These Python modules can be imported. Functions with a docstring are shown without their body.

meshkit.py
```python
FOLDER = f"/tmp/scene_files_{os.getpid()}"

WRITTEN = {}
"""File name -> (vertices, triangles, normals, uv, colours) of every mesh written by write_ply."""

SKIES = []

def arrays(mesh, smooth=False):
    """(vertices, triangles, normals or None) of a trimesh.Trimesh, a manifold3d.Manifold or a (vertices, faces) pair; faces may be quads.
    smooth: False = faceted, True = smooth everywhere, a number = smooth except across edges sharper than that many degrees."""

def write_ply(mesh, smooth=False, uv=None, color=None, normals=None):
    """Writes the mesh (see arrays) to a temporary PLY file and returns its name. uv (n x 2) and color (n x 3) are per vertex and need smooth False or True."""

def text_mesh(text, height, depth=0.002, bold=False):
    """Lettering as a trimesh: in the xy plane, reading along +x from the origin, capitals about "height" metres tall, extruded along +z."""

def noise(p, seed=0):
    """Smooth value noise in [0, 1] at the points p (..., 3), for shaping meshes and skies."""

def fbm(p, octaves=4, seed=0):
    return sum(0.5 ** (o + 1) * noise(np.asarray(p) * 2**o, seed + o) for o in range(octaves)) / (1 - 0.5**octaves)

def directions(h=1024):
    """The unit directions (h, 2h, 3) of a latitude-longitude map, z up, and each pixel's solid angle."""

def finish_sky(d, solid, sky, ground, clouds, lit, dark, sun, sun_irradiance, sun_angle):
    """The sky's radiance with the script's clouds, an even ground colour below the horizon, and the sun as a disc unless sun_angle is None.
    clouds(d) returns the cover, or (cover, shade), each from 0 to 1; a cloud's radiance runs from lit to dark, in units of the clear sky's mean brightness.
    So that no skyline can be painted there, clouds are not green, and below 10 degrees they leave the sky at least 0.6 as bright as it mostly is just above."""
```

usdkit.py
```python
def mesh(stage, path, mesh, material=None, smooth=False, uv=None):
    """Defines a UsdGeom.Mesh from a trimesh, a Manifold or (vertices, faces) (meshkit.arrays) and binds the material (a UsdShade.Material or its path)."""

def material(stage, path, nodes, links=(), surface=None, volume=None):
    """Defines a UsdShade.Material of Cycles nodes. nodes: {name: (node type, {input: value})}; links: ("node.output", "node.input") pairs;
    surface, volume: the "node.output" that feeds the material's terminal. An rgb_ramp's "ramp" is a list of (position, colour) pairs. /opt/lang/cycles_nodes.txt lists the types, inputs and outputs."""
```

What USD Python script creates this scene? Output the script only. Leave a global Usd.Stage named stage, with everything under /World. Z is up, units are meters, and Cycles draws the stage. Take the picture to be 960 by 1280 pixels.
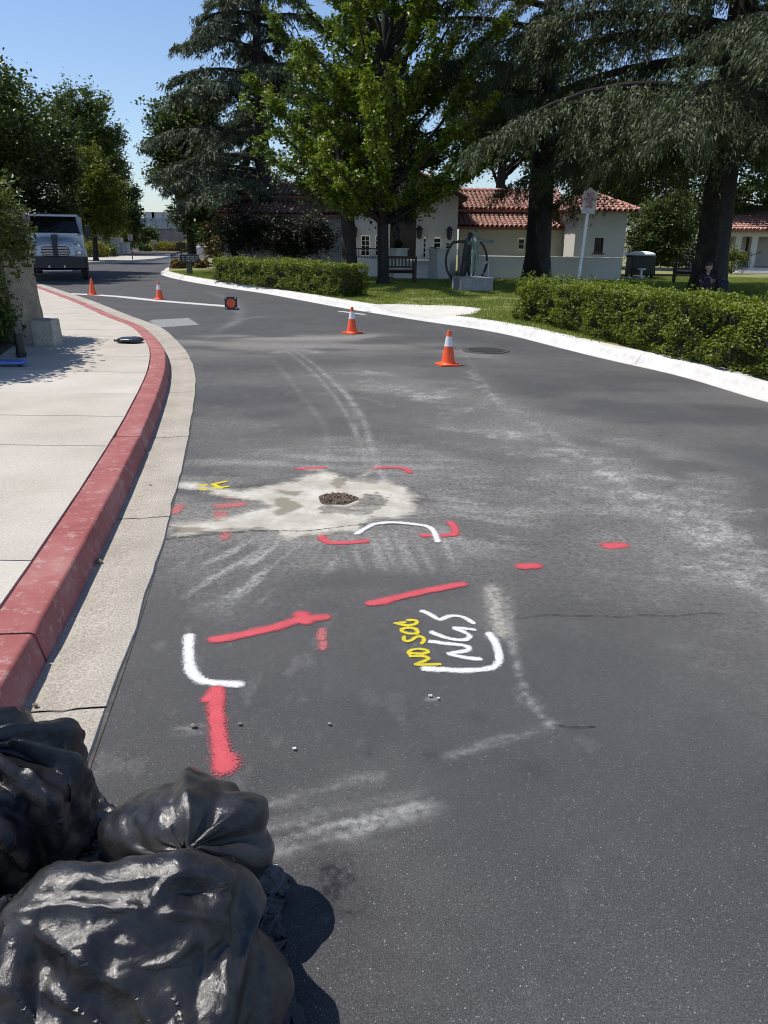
import math, random
import numpy as np, trimesh, manifold3d
import shapely.geometry as sg
from shapely import affinity
from scipy.interpolate import PchipInterpolator
import usdkit, meshkit
from pxr import Usd, UsdGeom, UsdLux, UsdShade, Gf, Sdf, Vt

stage = Usd.Stage.CreateInMemory()
UsdGeom.SetStageUpAxis(stage, UsdGeom.Tokens.z)
UsdGeom.SetStageMetersPerUnit(stage, 1.0)
UsdGeom.Xform.Define(stage, '/World')
UsdGeom.Scope.Define(stage, '/World/Looks')

# ------------------------------------------------------------------ camera, sky, sun, exposure
EXPOSURE = 0.34
SKY_STRENGTH = 0.105
SUN_POWER = 1.2
SUN_ELEV = math.radians(62)
SUN_XY = np.array([-0.975, 0.20]); SUN_XY = SUN_XY / np.linalg.norm(SUN_XY)
EYE = np.array([0.0, 0.0, 1.62])
PITCH, ROLL = math.radians(19.6), math.radians(0.7)
_R, _U = np.array([1.0, 0, 0]), np.array([0, math.sin(PITCH), math.cos(PITCH)])
FWD = np.array([0, math.cos(PITCH), -math.sin(PITCH)])
RIGHT, UP = _R * math.cos(ROLL) + _U * math.sin(ROLL), _U * math.cos(ROLL) - _R * math.sin(ROLL)

cam = UsdGeom.Camera.Define(stage, '/World/camera')
cam.CreateHorizontalApertureAttr(24.0); cam.CreateVerticalApertureAttr(32.0); cam.CreateFocalLengthAttr(24.0)
cam.CreateClippingRangeAttr(Gf.Vec2f(0.05, 3000)); cam.CreateExposureAttr(EXPOSURE)
_m = np.eye(4); _m[0, :3] = RIGHT; _m[1, :3] = UP; _m[2, :3] = -FWD; _m[3, :3] = EYE
cam.AddTransformOp().Set(Gf.Matrix4d(*_m.ravel().tolist()))

SUN_DIR = np.array([SUN_XY[0] * math.cos(SUN_ELEV), SUN_XY[1] * math.cos(SUN_ELEV), math.sin(SUN_ELEV)])
sun = UsdLux.DistantLight.Define(stage, '/World/sun')
sun.CreateIntensityAttr(SUN_POWER); sun.CreateAngleAttr(0.5); sun.CreateNormalizeAttr(True)
sun.CreateColorAttr(Gf.Vec3f(1.0, 0.945, 0.87))
_x = np.cross([0, 0, 1.0], SUN_DIR); _x /= np.linalg.norm(_x); _y = np.cross(SUN_DIR, _x)
_m = np.eye(4); _m[0, :3] = _x; _m[1, :3] = _y; _m[2, :3] = SUN_DIR
sun.AddTransformOp().Set(Gf.Matrix4d(*_m.ravel().tolist()))

sky = UsdLux.DomeLight.Define(stage, '/World/sky')
sky_mat = usdkit.material(stage, '/World/Looks/sky', {
    'sky': ('sky_texture', {'sky_type': 'single_scattering', 'sun_disc': False, 'sun_elevation': SUN_ELEV,
                            'sun_rotation': math.atan2(SUN_XY[0], SUN_XY[1]), 'altitude': 300.0, 'air_density': 1.0, 'aerosol_density': 0.7, 'ozone_density': 1.4}),
    'tint': ('mix_color', {'blend_type': 'multiply', 'fac': 1.0, 'b': (.93, .985, 1.10), 'use_clamp_result': False}), 'bg': ('background_shader', {'strength': SKY_STRENGTH})},
    [('sky.color', 'tint.a'), ('tint.result', 'bg.color')], surface='bg.background')
UsdShade.MaterialBindingAPI.Apply(sky.GetPrim()).Bind(sky_mat)
sky.GetPrim().SetCustomDataByKey('kind', 'structure')

# ------------------------------------------------------------------ surveying: a photograph pixel (960 x 1280) to the place it stands
def ray(u, v):
    return FWD + RIGHT * (u - 480) / 960 - UP * (v - 640) / 960
def ground(u, v, z=0.0):
    d = ray(u, v); t = (z - EYE[2]) / d[2]
    return (EYE + d * t)
def at(u, v, Y):
    d = ray(u, v); p = EYE + d * (Y / d[1])
    return p[0], p[2]
def gpts(px, z=0.0):
    return np.array([ground(u, v, z)[:2] for u, v in px])

# ------------------------------------------------------------------ helpers
used = {}
def numbered(parent, name):
    k = (parent, name); used[k] = used.get(k, -1) + 1
    return name if used[k] == 0 else f'{name}_{used[k]:03d}'
ORIGIN = {}
def setdata(p, label=None, cat=None, group=None, kind=None):
    for k, v in (('label', label), ('category', cat), ('group', group), ('kind', kind)):
        if v: p.SetCustomDataByKey(k, v)
def thing(name, label, cat, loc=(0, 0, 0), rotz=0.0, group=None, kind=None):
    path = '/World/' + numbered('/World', name)
    x = UsdGeom.Xform.Define(stage, path)
    x.AddTranslateOp().Set(Gf.Vec3d(*map(float, loc))); x.AddRotateZOp().Set(float(math.degrees(rotz)))
    setdata(x.GetPrim(), label, cat, group, kind)
    ORIGIN[path] = (np.array(loc, float), rotz)
    return path
def tomesh(m):
    if isinstance(m, (list,)):
        m = trimesh.util.concatenate(m)
    return m
def raw(path, m, mat, smooth=False, attrs=None, local=False, org=None):
    m = tomesh(m)
    if org is not None and not local:
        v, f, _ = meshkit.arrays(m)
        o, rz = org
        v = v - o
        if rz:
            c, s = math.cos(-rz), math.sin(-rz)
            v = np.stack([v[:, 0] * c - v[:, 1] * s, v[:, 0] * s + v[:, 1] * c, v[:, 2]], 1)
        m = (v, f)
    g = usdkit.mesh(stage, path, m, mat, smooth=smooth)
    if attrs:
        for k, a in attrs.items():
            a = np.asarray(a, np.float32)
            ty = Sdf.ValueTypeNames.Color3fArray if a.ndim == 2 else Sdf.ValueTypeNames.FloatArray
            pv = UsdGeom.PrimvarsAPI(g).CreatePrimvar(k, ty, 'vertex')
            pv.Set(Vt.Vec3fArray.FromNumpy(a) if a.ndim == 2 else Vt.FloatArray.FromNumpy(a))
    return g
def part(parent, name, m, mat, label=None, smooth=False, local=False, attrs=None, kind=None):
    """A part: given in world coordinates (or local ones), stored relative to its thing."""
    path = parent + '/' + numbered(parent, name)
    top = '/'.join(path.split('/')[:3])
    g = raw(path, m, mat, smooth, attrs, local, ORIGIN.get(top))
    setdata(g.GetPrim(), label, None, None, kind)
    return path
def struct(name, m, mat, smooth=False, attrs=None):
    g = raw('/World/' + numbered('/World', name), m, mat, smooth, attrs)
    setdata(g.GetPrim(), None, None, None, 'structure')
def structx(name):
    path = '/World/' + numbered('/World', name)
    x = UsdGeom.Xform.Define(stage, path); setdata(x.GetPrim(), kind='structure')
    return path
def solo(name, m, mat, label, cat, group=None, smooth=False, kind=None, loc=None, attrs=None):
    """A thing that is one mesh."""
    path = '/World/' + numbered('/World', name)
    loc = np.zeros(3) if loc is None else np.array(loc, float)
    g = raw(path, m, mat, smooth, attrs, False, (loc, 0.0))
    g.AddTranslateOp().Set(Gf.Vec3d(*map(float, loc)))
    setdata(g.GetPrim(), label, cat, group, kind)
def copy_of(path, name, label, loc, rotz=0.0, cat=None, group=None):
    p = thing(name, label, cat, loc, rotz, group)
    pr = stage.GetPrimAtPath(p)
    pr.GetReferences().AddInternalReference(path); pr.SetInstanceable(True)
    return p

def box(x0, y0, z0, x1, y1, z1):
    b = trimesh.creation.box((abs(x1 - x0), abs(y1 - y0), abs(z1 - z0))); b.apply_translation(((x0 + x1) / 2, (y0 + y1) / 2, (z0 + z1) / 2)); return b
def rbox(x0, y0, z0, x1, y1, z1, r=0.02, seg=8):
    pts = []
    for x in (min(x0, x1) + r, max(x0, x1) - r):
        for y in (min(y0, y1) + r, max(y0, y1) - r):
            for z in (min(z0, z1) + r, max(z0, z1) - r):
                pts.append(manifold3d.Manifold.sphere(r, seg).translate((x, y, z)))
    return man(manifold3d.Manifold.batch_hull(pts))
def man(m):
    g = m.to_mesh(); return trimesh.Trimesh(np.array(g.vert_properties[:, :3], float), np.array(g.tri_verts), process=False)
def tube(pts, radii, n=8, cap=True):
    pts = np.asarray(pts, float); k = len(pts); radii = np.broadcast_to(np.asarray(radii, float), (k,))
    tan = np.gradient(pts, axis=0); tan /= np.linalg.norm(tan, axis=1, keepdims=True) + 1e-12
    ref = np.where(np.abs(tan[:, 2:3]) > 0.9, [[1.0, 0, 0]], [[0, 0, 1.0]])
    a = np.cross(tan, ref); a /= np.linalg.norm(a, axis=1, keepdims=True); b = np.cross(tan, a)
    th = np.arange(n) / n * 2 * np.pi
    v = pts[:, None] + radii[:, None, None] * (np.cos(th)[None, :, None] * a[:, None] + np.sin(th)[None, :, None] * b[:, None])
    v = v.reshape(-1, 3); f = []
    for i in range(k - 1):
        for j in range(n):
            p, q, r, s = i * n + j, i * n + (j + 1) % n, (i + 1) * n + (j + 1) % n, (i + 1) * n + j
            f += [(p, q, r), (p, r, s)]
    if cap:
        v = np.vstack([v, pts[:1], pts[-1:]]); c0, c1 = len(v) - 2, len(v) - 1
        for j in range(n):
            f += [(c0, (j + 1) % n, j), (c1, (k - 1) * n + j, (k - 1) * n + (j + 1) % n)]
    return trimesh.Trimesh(v, f, process=False)
def bar(p, q, w, n=4):
    return tube([p, q], w, n)
def lathe(profile, n=24, loc=(0, 0, 0)):
    m = trimesh.creation.revolve(np.array(profile, float), sections=n); m.apply_translation(loc); return m
def prism_y(poly, y0, y1):
    """Outline in x-z, extruded along y."""
    m = trimesh.creation.extrude_polygon(sg.Polygon(poly) if not isinstance(poly, sg.Polygon) else poly, abs(y1 - y0), engine='earcut')
    v = m.vertices.copy(); m.vertices = np.stack([v[:, 0], max(y0, y1) - v[:, 2], v[:, 1]], 1); return m
def prism_z(poly, z0, z1):
    m = trimesh.creation.extrude_polygon(sg.Polygon(poly) if not isinstance(poly, sg.Polygon) else poly, z1 - z0, engine='earcut'); m.apply_translation((0, 0, z0)); return m
def flat(poly, z, step=None):
    v, f = trimesh.creation.triangulate_polygon(poly if isinstance(poly, sg.Polygon) else sg.Polygon(poly), engine='earcut')
    return trimesh.Trimesh(np.column_stack([v, np.full(len(v), z)]), f, process=False)
def resample(p, step):
    p = np.asarray(p, float); s = np.r_[0, np.cumsum(np.linalg.norm(np.diff(p, axis=0), axis=1))]
    t = np.linspace(0, s[-1], max(2, int(s[-1] / step) + 1))
    return np.stack([PchipInterpolator(s, p[:, k])(t) for k in range(p.shape[1])], 1)
def smooth_line(p, step, w=9):
    q = resample(p, step)
    w = min(w, (len(q) - 1) // 2 * 2 - 1)
    if w < 3: return q
    k = np.hanning(w + 2)[1:-1]; k /= k.sum()
    pad = np.vstack([q[:1] * 2 - q[1:w // 2 + 1][::-1], q, q[-1:] * 2 - q[-w // 2:-1][::-1]])
    return np.stack([np.convolve(pad[:, i], k, 'valid') for i in range(q.shape[1])], 1)
def normals2(p):
    t = np.gradient(p, axis=0); t /= np.linalg.norm(t, axis=1, keepdims=True)
    return np.stack([-t[:, 1], t[:, 0]], 1)
def sheet(rows):
    """A surface through rows of equal length of 3-D points."""
    rows = np.asarray(rows, float); a, b = rows.shape[:2]
    i = np.arange(a * b).reshape(a, b)
    q = np.stack([i[:-1, :-1], i[1:, :-1], i[1:, 1:], i[:-1, 1:]], -1).reshape(-1, 4)
    f = np.vstack([q[:, [0, 1, 2]], q[:, [0, 2, 3]]])
    return trimesh.Trimesh(rows.reshape(-1, 3), f, process=False)
def upward(m):
    n = np.cross(m.vertices[m.faces[:, 1]] - m.vertices[m.faces[:, 0]], m.vertices[m.faces[:, 2]] - m.vertices[m.faces[:, 0]])
    f = m.faces.copy(); bad = n[:, 2] < 0; f[bad] = f[bad][:, ::-1]
    return trimesh.Trimesh(m.vertices, f, process=False)
def outward(m):
    if m.volume < 0: m.invert()
    return m
def seg_dist(P, line):
    """Distance of 2-D points to a polyline."""
    line = np.asarray(line, float); d = np.full(len(P), 1e9)
    for a, b in zip(line[:-1], line[1:]):
        ab = b - a; t = np.clip(((P - a) @ ab) / (ab @ ab + 1e-12), 0, 1)
        d = np.minimum(d, np.linalg.norm(P - (a + t[:, None] * ab), axis=1))
    return d
def inside(P, poly):
    poly = np.asarray(poly); x, y = P[:, 0], P[:, 1]; c = np.zeros(len(P), bool)
    j = len(poly) - 1
    for i in range(len(poly)):
        xi, yi, xj, yj = *poly[i], *poly[j]
        c ^= ((yi > y) != (yj > y)) & (x < (xj - xi) * (y - yi) / (yj - yi + 1e-12) + xi); j = i
    return c
def sdf(P, poly):
    d = seg_dist(P, np.vstack([poly, poly[:1]])); return np.where(inside(P, poly), d, -d)
def sstep(a, b, x):
    t = np.clip((x - a) / (b - a), 0, 1); return t * t * (3 - 2 * t)
def nz(x, y, scale, seed=0, octv=4):
    return meshkit.fbm(np.stack([x * scale, y * scale, np.zeros_like(x)], -1), octv, seed)

# ------------------------------------------------------------------ materials
def mat(name, nodes, links, surface='p.BSDF'):
    return usdkit.material(stage, '/World/Looks/' + name, nodes, links, surface=surface)
def plain(name, col, rough=0.5, **kw):
    return mat(name, {'p': ('principled_bsdf', {'base_color': col, 'roughness': rough, **kw})}, [])
def mottled(name, c0, c1, scale=3.0, rough=0.8, fine=40.0, bump=0.3, dist=0.01, fine_amt=0.35, detail=6, **kw):
    """Two tones in broad patches, a finer grain over them and a fine relief."""
    mid = tuple((a + b) / 2 for a, b in zip(c0, c1))
    return mat(name, {
        'g': ('geometry', {}), 'n': ('noise_texture', {'scale': scale, 'detail': detail, 'roughness': 0.6}),
        'r': ('rgb_ramp', {'ramp': [(0.3, c0), (0.7, c1)]}),
        'n2': ('noise_texture', {'scale': fine, 'detail': 4, 'roughness': 0.7}),
        'r2': ('rgb_ramp', {'ramp': [(0.3, (1 - fine_amt,) * 3), (0.7, (1 + fine_amt * .5,) * 3)]}),
        'm': ('mix_color', {'blend_type': 'multiply', 'fac': 1.0, 'use_clamp_result': False}),
        'b': ('bump', {'strength': bump, 'distance': dist}),
        'p': ('principled_bsdf', {'roughness': rough, **kw})},
        [('g.position', 'n.vector'), ('g.position', 'n2.vector'), ('n.fac', 'r.fac'), ('n2.fac', 'r2.fac'), ('r.color', 'm.a'), ('r2.color', 'm.b'),
         ('m.result', 'p.base_color'), ('n2.fac', 'b.height'), ('b.normal', 'p.normal')])
def leafy(name, ramp, trans=0.35, rough=0.45, patch=0.6):
    """Leaves: every leaf its own tone, in clumps of lighter and darker growth, a little light passing through."""
    return mat(name, {
        'g': ('geometry', {}), 'r': ('rgb_ramp', {'ramp': ramp}),
        'n': ('noise_texture', {'scale': patch, 'detail': 3}), 'mx': ('mix_float', {'fac': 0.5}),
        'p': ('principled_bsdf', {'roughness': rough, 'specular_ior_level': 0.35}), 't': ('translucent_bsdf', {}), 'mc': ('mix_closure', {'fac': trans}),
        'hs': ('hsv', {'saturation': 1.1, 'value': 1.3})},
        [('g.position', 'n.vector'), ('g.random_per_island', 'mx.a'), ('n.fac', 'mx.b'), ('mx.result', 'r.fac'), ('r.color', 'p.base_color'), ('r.color', 'hs.color'), ('hs.color', 't.color'),
         ('p.BSDF', 'mc.closure1'), ('t.BSDF', 'mc.closure2')], surface='mc.closure')

M = {}
# asphalt: vertex field "wear" = (tan dust, white scuff, oil) over a fine aggregate
M['asphalt'] = mat('asphalt', {
    'g': ('geometry', {}), 'a': ('attribute', {'attribute': 'wear'}), 's': ('separate_color', {'color_type': 'rgb'}),
    'n': ('noise_texture', {'scale': 0.9, 'detail': 8, 'roughness': 0.62}), 'r': ('rgb_ramp', {'ramp': [(0.25, (.043, .0435, .047)), (0.5, (.055, .0555, .059)), (0.75, (.072, .072, .074))]}),
    'n5': ('noise_texture', {'scale': 210.0, 'detail': 5, 'roughness': 0.8}), 'vr': ('rgb_ramp', {'ramp': [(0.32, (.34, .34, .35)), (0.5, (.93, .93, .93)), (0.60, (1.5, 1.5, 1.48)), (0.70, (2.5, 2.48, 2.42))]}),
    'v': ('voronoi_texture', {'scale': 210.0, 'feature': 'f1'}), 'vs': ('separate_color', {'color_type': 'rgb'}), 'sp': ('rgb_ramp', {'ramp': [(0.74, (0, 0, 0)), (0.88, (.04, .04, .039)), (0.97, (.10, .10, .098)), (1.0, (.30, .30, .29))]}),
    'vd': ('map_range', {'from_min': 0.25, 'from_max': 0.45, 'to_min': 1.0, 'to_max': 0.0, 'clamp': True}), 'sm': ('mix_color', {'a': (0, 0, 0)}),
    'm1': ('mix_color', {'blend_type': 'multiply', 'fac': 1.0, 'use_clamp_result': False}), 'm2': ('mix_color', {'blend_type': 'add', 'fac': 1.0}),
    'n4': ('noise_texture', {'scale': 38.0, 'detail': 9, 'roughness': 0.8}), 'gr': ('map_range', {'from_min': 0.40, 'from_max': 0.60, 'to_min': 0.2, 'to_max': 1.1}),
    'd1': ('math', {'math_type': 'multiply', 'use_clamp': True}), 'd2': ('math', {'math_type': 'multiply', 'use_clamp': True}), 'd3': ('math', {'math_type': 'multiply', 'use_clamp': True}),
    'x1': ('mix_color', {'b': (.30, .285, .255)}), 'x2': ('mix_color', {'b': (.36, .36, .355)}), 'x3': ('mix_color', {'b': (.012, .012, .016)}),
    'b': ('bump', {'strength': 0.7, 'distance': 0.004}), 'b2': ('bump', {'strength': 0.3, 'distance': 0.003}),
    'p': ('principled_bsdf', {'roughness': 0.8, 'specular_ior_level': 0.3})},
    [('g.position', x + '.vector') for x in ('n', 'v', 'n5', 'n4')] +
    [('a.color', 's.color'), ('n.fac', 'r.fac'), ('n5.fac', 'vr.fac'), ('v.color', 'vs.color'), ('vs.r', 'sp.fac'), ('v.distance', 'vd.value'), ('vd.result', 'sm.fac'), ('sp.color', 'sm.b'), ('r.color', 'm1.a'), ('vr.color', 'm1.b'), ('m1.result', 'm2.a'), ('sm.result', 'm2.b'),
     ('n4.fac', 'gr.value'), ('s.r', 'd1.value1'), ('gr.result', 'd1.value2'), ('s.g', 'd2.value1'), ('gr.result', 'd2.value2'), ('s.b', 'd3.value1'), ('gr.result', 'd3.value2'),
     ('m2.result', 'x1.a'), ('d1.value', 'x1.fac'), ('x1.result', 'x2.a'), ('d2.value', 'x2.fac'), ('x2.result', 'x3.a'), ('d3.value', 'x3.fac'), ('x3.result', 'p.base_color'),
     ('n5.fac', 'b.height'), ('v.distance', 'b2.height'), ('b.normal', 'b2.normal'), ('b2.normal', 'p.normal')])
def paint(name, col, noise=120.0, amax=1.0, sharp=1.7, rough=0.75, var=0.12, soft=(0.12, 0.9)):
    """A coat on the road whose edge breaks into specks where the field "edge" falls away."""
    c0 = tuple(c * (1 - var) for c in col); c1 = tuple(min(1, c * (1 + var)) for c in col)
    return mat(name, {
        'g': ('geometry', {}), 'a': ('attribute', {'attribute': 'edge'}), 'n': ('noise_texture', {'scale': noise, 'detail': 3, 'roughness': 0.7}),
        'e': ('map_range', {'range_type': 'smoothstep', 'from_min': soft[0], 'from_max': soft[1], 'to_min': 0.0, 'to_max': 1.55 * amax, 'clamp': True}),
        'nn': ('map_range', {'from_min': 0.33, 'from_max': 0.67, 'to_min': 0.0, 'to_max': 1.0}), 'k': ('math', {'math_type': 'subtract'}), 'c': ('math', {'math_type': 'multiply', 'value2': sharp, 'use_clamp': True}),
        'n2': ('noise_texture', {'scale': 9.0, 'detail': 4}), 'r': ('rgb_ramp', {'ramp': [(0.3, c0), (0.7, c1)]}),
        'p': ('principled_bsdf', {'roughness': rough, 'specular_ior_level': 0.25}), 't': ('transparent_bsdf', {}), 'mc': ('mix_closure', {})},
        [('g.position', 'n.vector'), ('g.position', 'n2.vector'), ('a.fac', 'e.value'), ('n.fac', 'nn.value'), ('e.result', 'k.value1'), ('nn.result', 'k.value2'), ('k.value', 'c.value1'),
         ('n2.fac', 'r.fac'), ('r.color', 'p.base_color'), ('c.value', 'mc.fac'), ('t.BSDF', 'mc.closure1'), ('p.BSDF', 'mc.closure2')], surface='mc.closure')
M['pink'] = paint('pink_spray_paint', (.42, .066, .082), amax=.84)
M['pink_faint'] = paint('faded_pink_paint', (.44, .13, .13), amax=.55, sharp=2.0)
M['white_spray'] = paint('white_spray_paint', (.56, .56, .57), amax=.80, var=0.05)
M['yellow_spray'] = paint('yellow_spray_paint', (.44, .37, .025), amax=1.0, sharp=3.0)
M['line_white'] = paint('worn_white_line', (.46, .46, .445), amax=.85, noise=24, sharp=2.0)
M['pale_patch'] = paint('pale_patch', (.20, .20, .205), amax=.9, noise=12, sharp=1.5)
M['crack'] = paint('crack_dark', (.012, .012, .012), amax=.66, noise=50, rough=0.95)
M['slurry'] = mat('slurry', {
    'g': ('geometry', {}), 'a': ('attribute', {'attribute': 'edge'}), 'w': ('attribute', {'attribute': 'wet'}), 'n': ('noise_texture', {'scale': 30.0, 'detail': 9, 'roughness': 0.78}),
    'mp': ('mapping', {'scale': (5.0, 16.0, 5.0), 'rotation': (0, 0, 0.35)}), 'ns': ('noise_texture', {'scale': 1.0, 'detail': 8, 'roughness': 0.7}), 'nm': ('mix_float', {'fac': 0.45}),
    'e': ('map_range', {'from_min': 0.0, 'from_max': 0.85, 'to_min': 0.0, 'to_max': 1.7, 'clamp': True}), 'nn': ('map_range', {'from_min': 0.3, 'from_max': 0.7, 'to_min': 0.0, 'to_max': 1.0}),
    'k': ('math', {'math_type': 'subtract'}), 'c': ('math', {'math_type': 'multiply', 'value2': 1.5, 'use_clamp': True}),
    'n2': ('noise_texture', {'scale': 5.0, 'detail': 9, 'roughness': 0.7}), 'r': ('rgb_ramp', {'ramp': [(0.3, (.27, .25, .21)), (0.5, (.36, .34, .295)), (0.68, (.48, .46, .42))]}),
    'x': ('mix_color', {'b': (.17, .155, .12)}), 'b': ('bump', {'strength': 0.35, 'distance': 0.01}),
    'p': ('principled_bsdf', {'roughness': 0.85, 'specular_ior_level': 0.3}), 't': ('transparent_bsdf', {}), 'mc': ('mix_closure', {})},
    [('g.position', 'n.vector'), ('g.position', 'mp.vector'), ('mp.vector', 'ns.vector'), ('g.position', 'n2.vector'), ('n.fac', 'nm.a'), ('ns.fac', 'nm.b'), ('a.fac', 'e.value'), ('nm.result', 'nn.value'), ('e.result', 'k.value1'), ('nn.result', 'k.value2'), ('k.value', 'c.value1'), ('n2.fac', 'r.fac'), ('r.color', 'x.a'), ('w.fac', 'x.fac'),
     ('x.result', 'p.base_color'), ('n.fac', 'b.height'), ('b.normal', 'p.normal'), ('c.value', 'mc.fac'), ('t.BSDF', 'mc.closure1'), ('p.BSDF', 'mc.closure2')], surface='mc.closure')
M['sidewalk'] = mottled('sidewalk_concrete', (.345, .315, .27), (.43, .395, .345), 1.7, 0.85, 60, 0.25, 0.004, 0.22)
M['sidewalk_b'] = mottled('sidewalk_concrete_pale', (.385, .355, .31), (.46, .43, .385), 1.6, 0.85, 60, 0.25, 0.004, 0.2)
M['gutter'] = mottled('gutter_concrete', (.295, .267, .222), (.40, .367, .315), 2.4, 0.9, 95, 0.6, 0.006, 0.5)
M['joint'] = mottled('joint_dirt', (.05, .045, .04), (.10, .09, .08), 8, 0.95)
M['white_kerb'] = mottled('white_painted_kerb', (.47, .46, .44), (.57, .565, .55), 2.2, 0.75, 9, 0.06, 0.004, 0.2)
M['ramp_concrete'] = mottled('ramp_concrete', (.47, .45, .41), (.56, .54, .5), 1.5, 0.85, 60, 0.3, 0.005, 0.2)
M['red_kerb'] = mat('red_painted_kerb', {
    'g': ('geometry', {}), 'n': ('noise_texture', {'scale': 2.6, 'detail': 7, 'roughness': 0.65}), 'r': ('rgb_ramp', {'ramp': [(0.3, (.215, .046, .044)), (0.52, (.265, .080, .075)), (0.72, (.33, .165, .15))]}),
    'n2': ('noise_texture', {'scale': 16.0, 'detail': 9, 'roughness': 0.8}), 'w': ('rgb_ramp', {'ramp': [(0.53, (0, 0, 0)), (0.66, (.85, .85, .85))]}), 'm': ('mix_color', {'b': (.36, .27, .245)}),
    'b': ('bump', {'strength': 0.4, 'distance': 0.006}), 'p': ('principled_bsdf', {'roughness': 0.75})},
    [('g.position', 'n.vector'), ('g.position', 'n2.vector'), ('n.fac', 'r.fac'), ('n2.fac', 'w.fac'), ('r.color', 'm.a'), ('w.color', 'm.fac'), ('m.result', 'p.base_color'), ('n2.fac', 'b.height'), ('b.normal', 'p.normal')])
M['soil'] = mottled('bare_soil', (.05, .038, .026), (.11, .085, .058), 3, 0.95, 30, 0.8, 0.02, 0.5)
M['lawn'] = mottled('lawn_ground', (.14, .16, .042), (.25, .23, .10), 0.8, 0.95, 14, 0.8, 0.02, 0.5)
M['far_ground'] = mottled('far_ground', (.12, .11, .07), (.22, .19, .13), 0.05, 0.95, 1.0, 0.2, 0.02, 0.3)
M['grass'] = leafy('grass_blades', [(0.15, (.14, .19, .03)), (0.5, (.26, .30, .055)), (0.75, (.37, .37, .11)), (0.95, (.46, .39, .20))], 0.2, 0.5, 0.5)
M['bark'] = mottled('bark_dark', (.014, .011, .010), (.042, .034, .03), 6, 0.95, 22, 1.0, 0.05, 0.6)
M['bark_grey'] = mottled('bark_grey', (.05, .044, .038), (.11, .10, .088), 5, 0.95, 22, 1.0, 0.04, 0.6)
M['ginkgo'] = leafy('bright_leaf', [(0.1, (.07, .115, .016)), (0.45, (.19, .25, .03)), (0.75, (.31, .35, .045)), (1, (.44, .43, .09))], 0.3, 0.45, 0.5)
M['cedar'] = leafy('cedar_needle', [(0.1, (.032, .046, .018)), (0.45, (.078, .104, .042)), (0.8, (.14, .165, .072)), (1, (.20, .205, .105))], 0.15, 0.6, 0.45)
M['cedar_blue'] = leafy('blue_cedar_needle', [(0.1, (.040, .058, .032)), (0.45, (.088, .116, .062)), (0.8, (.15, .182, .10)), (1, (.21, .23, .14))], 0.15, 0.6, 0.5)
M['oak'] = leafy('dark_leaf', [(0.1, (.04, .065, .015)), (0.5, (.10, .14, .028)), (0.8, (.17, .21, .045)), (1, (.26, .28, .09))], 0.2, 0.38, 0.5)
M['lime_leaf'] = leafy('yellow_green_leaf', [(0.1, (.07, .095, .012)), (0.5, (.17, .19, .025)), (0.8, (.27, .27, .05)), (1, (.34, .31, .08))], 0.3, 0.5, 0.5)
M['elm'] = leafy('mid_leaf', [(0.1, (.05, .08, .018)), (0.5, (.12, .155, .035)), (0.8, (.19, .21, .055)), (1, (.26, .26, .09))], 0.25, 0.5, 0.35)
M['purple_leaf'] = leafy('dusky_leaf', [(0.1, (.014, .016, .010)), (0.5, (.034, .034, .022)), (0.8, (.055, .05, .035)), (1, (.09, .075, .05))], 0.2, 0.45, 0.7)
M['hedge'] = leafy('hedge_leaf', [(0.1, (.07, .10, .014)), (0.4, (.19, .235, .025)), (0.7, (.31, .34, .045)), (1, (.40, .41, .10))], 0.25, 0.5, 1.6)
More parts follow.
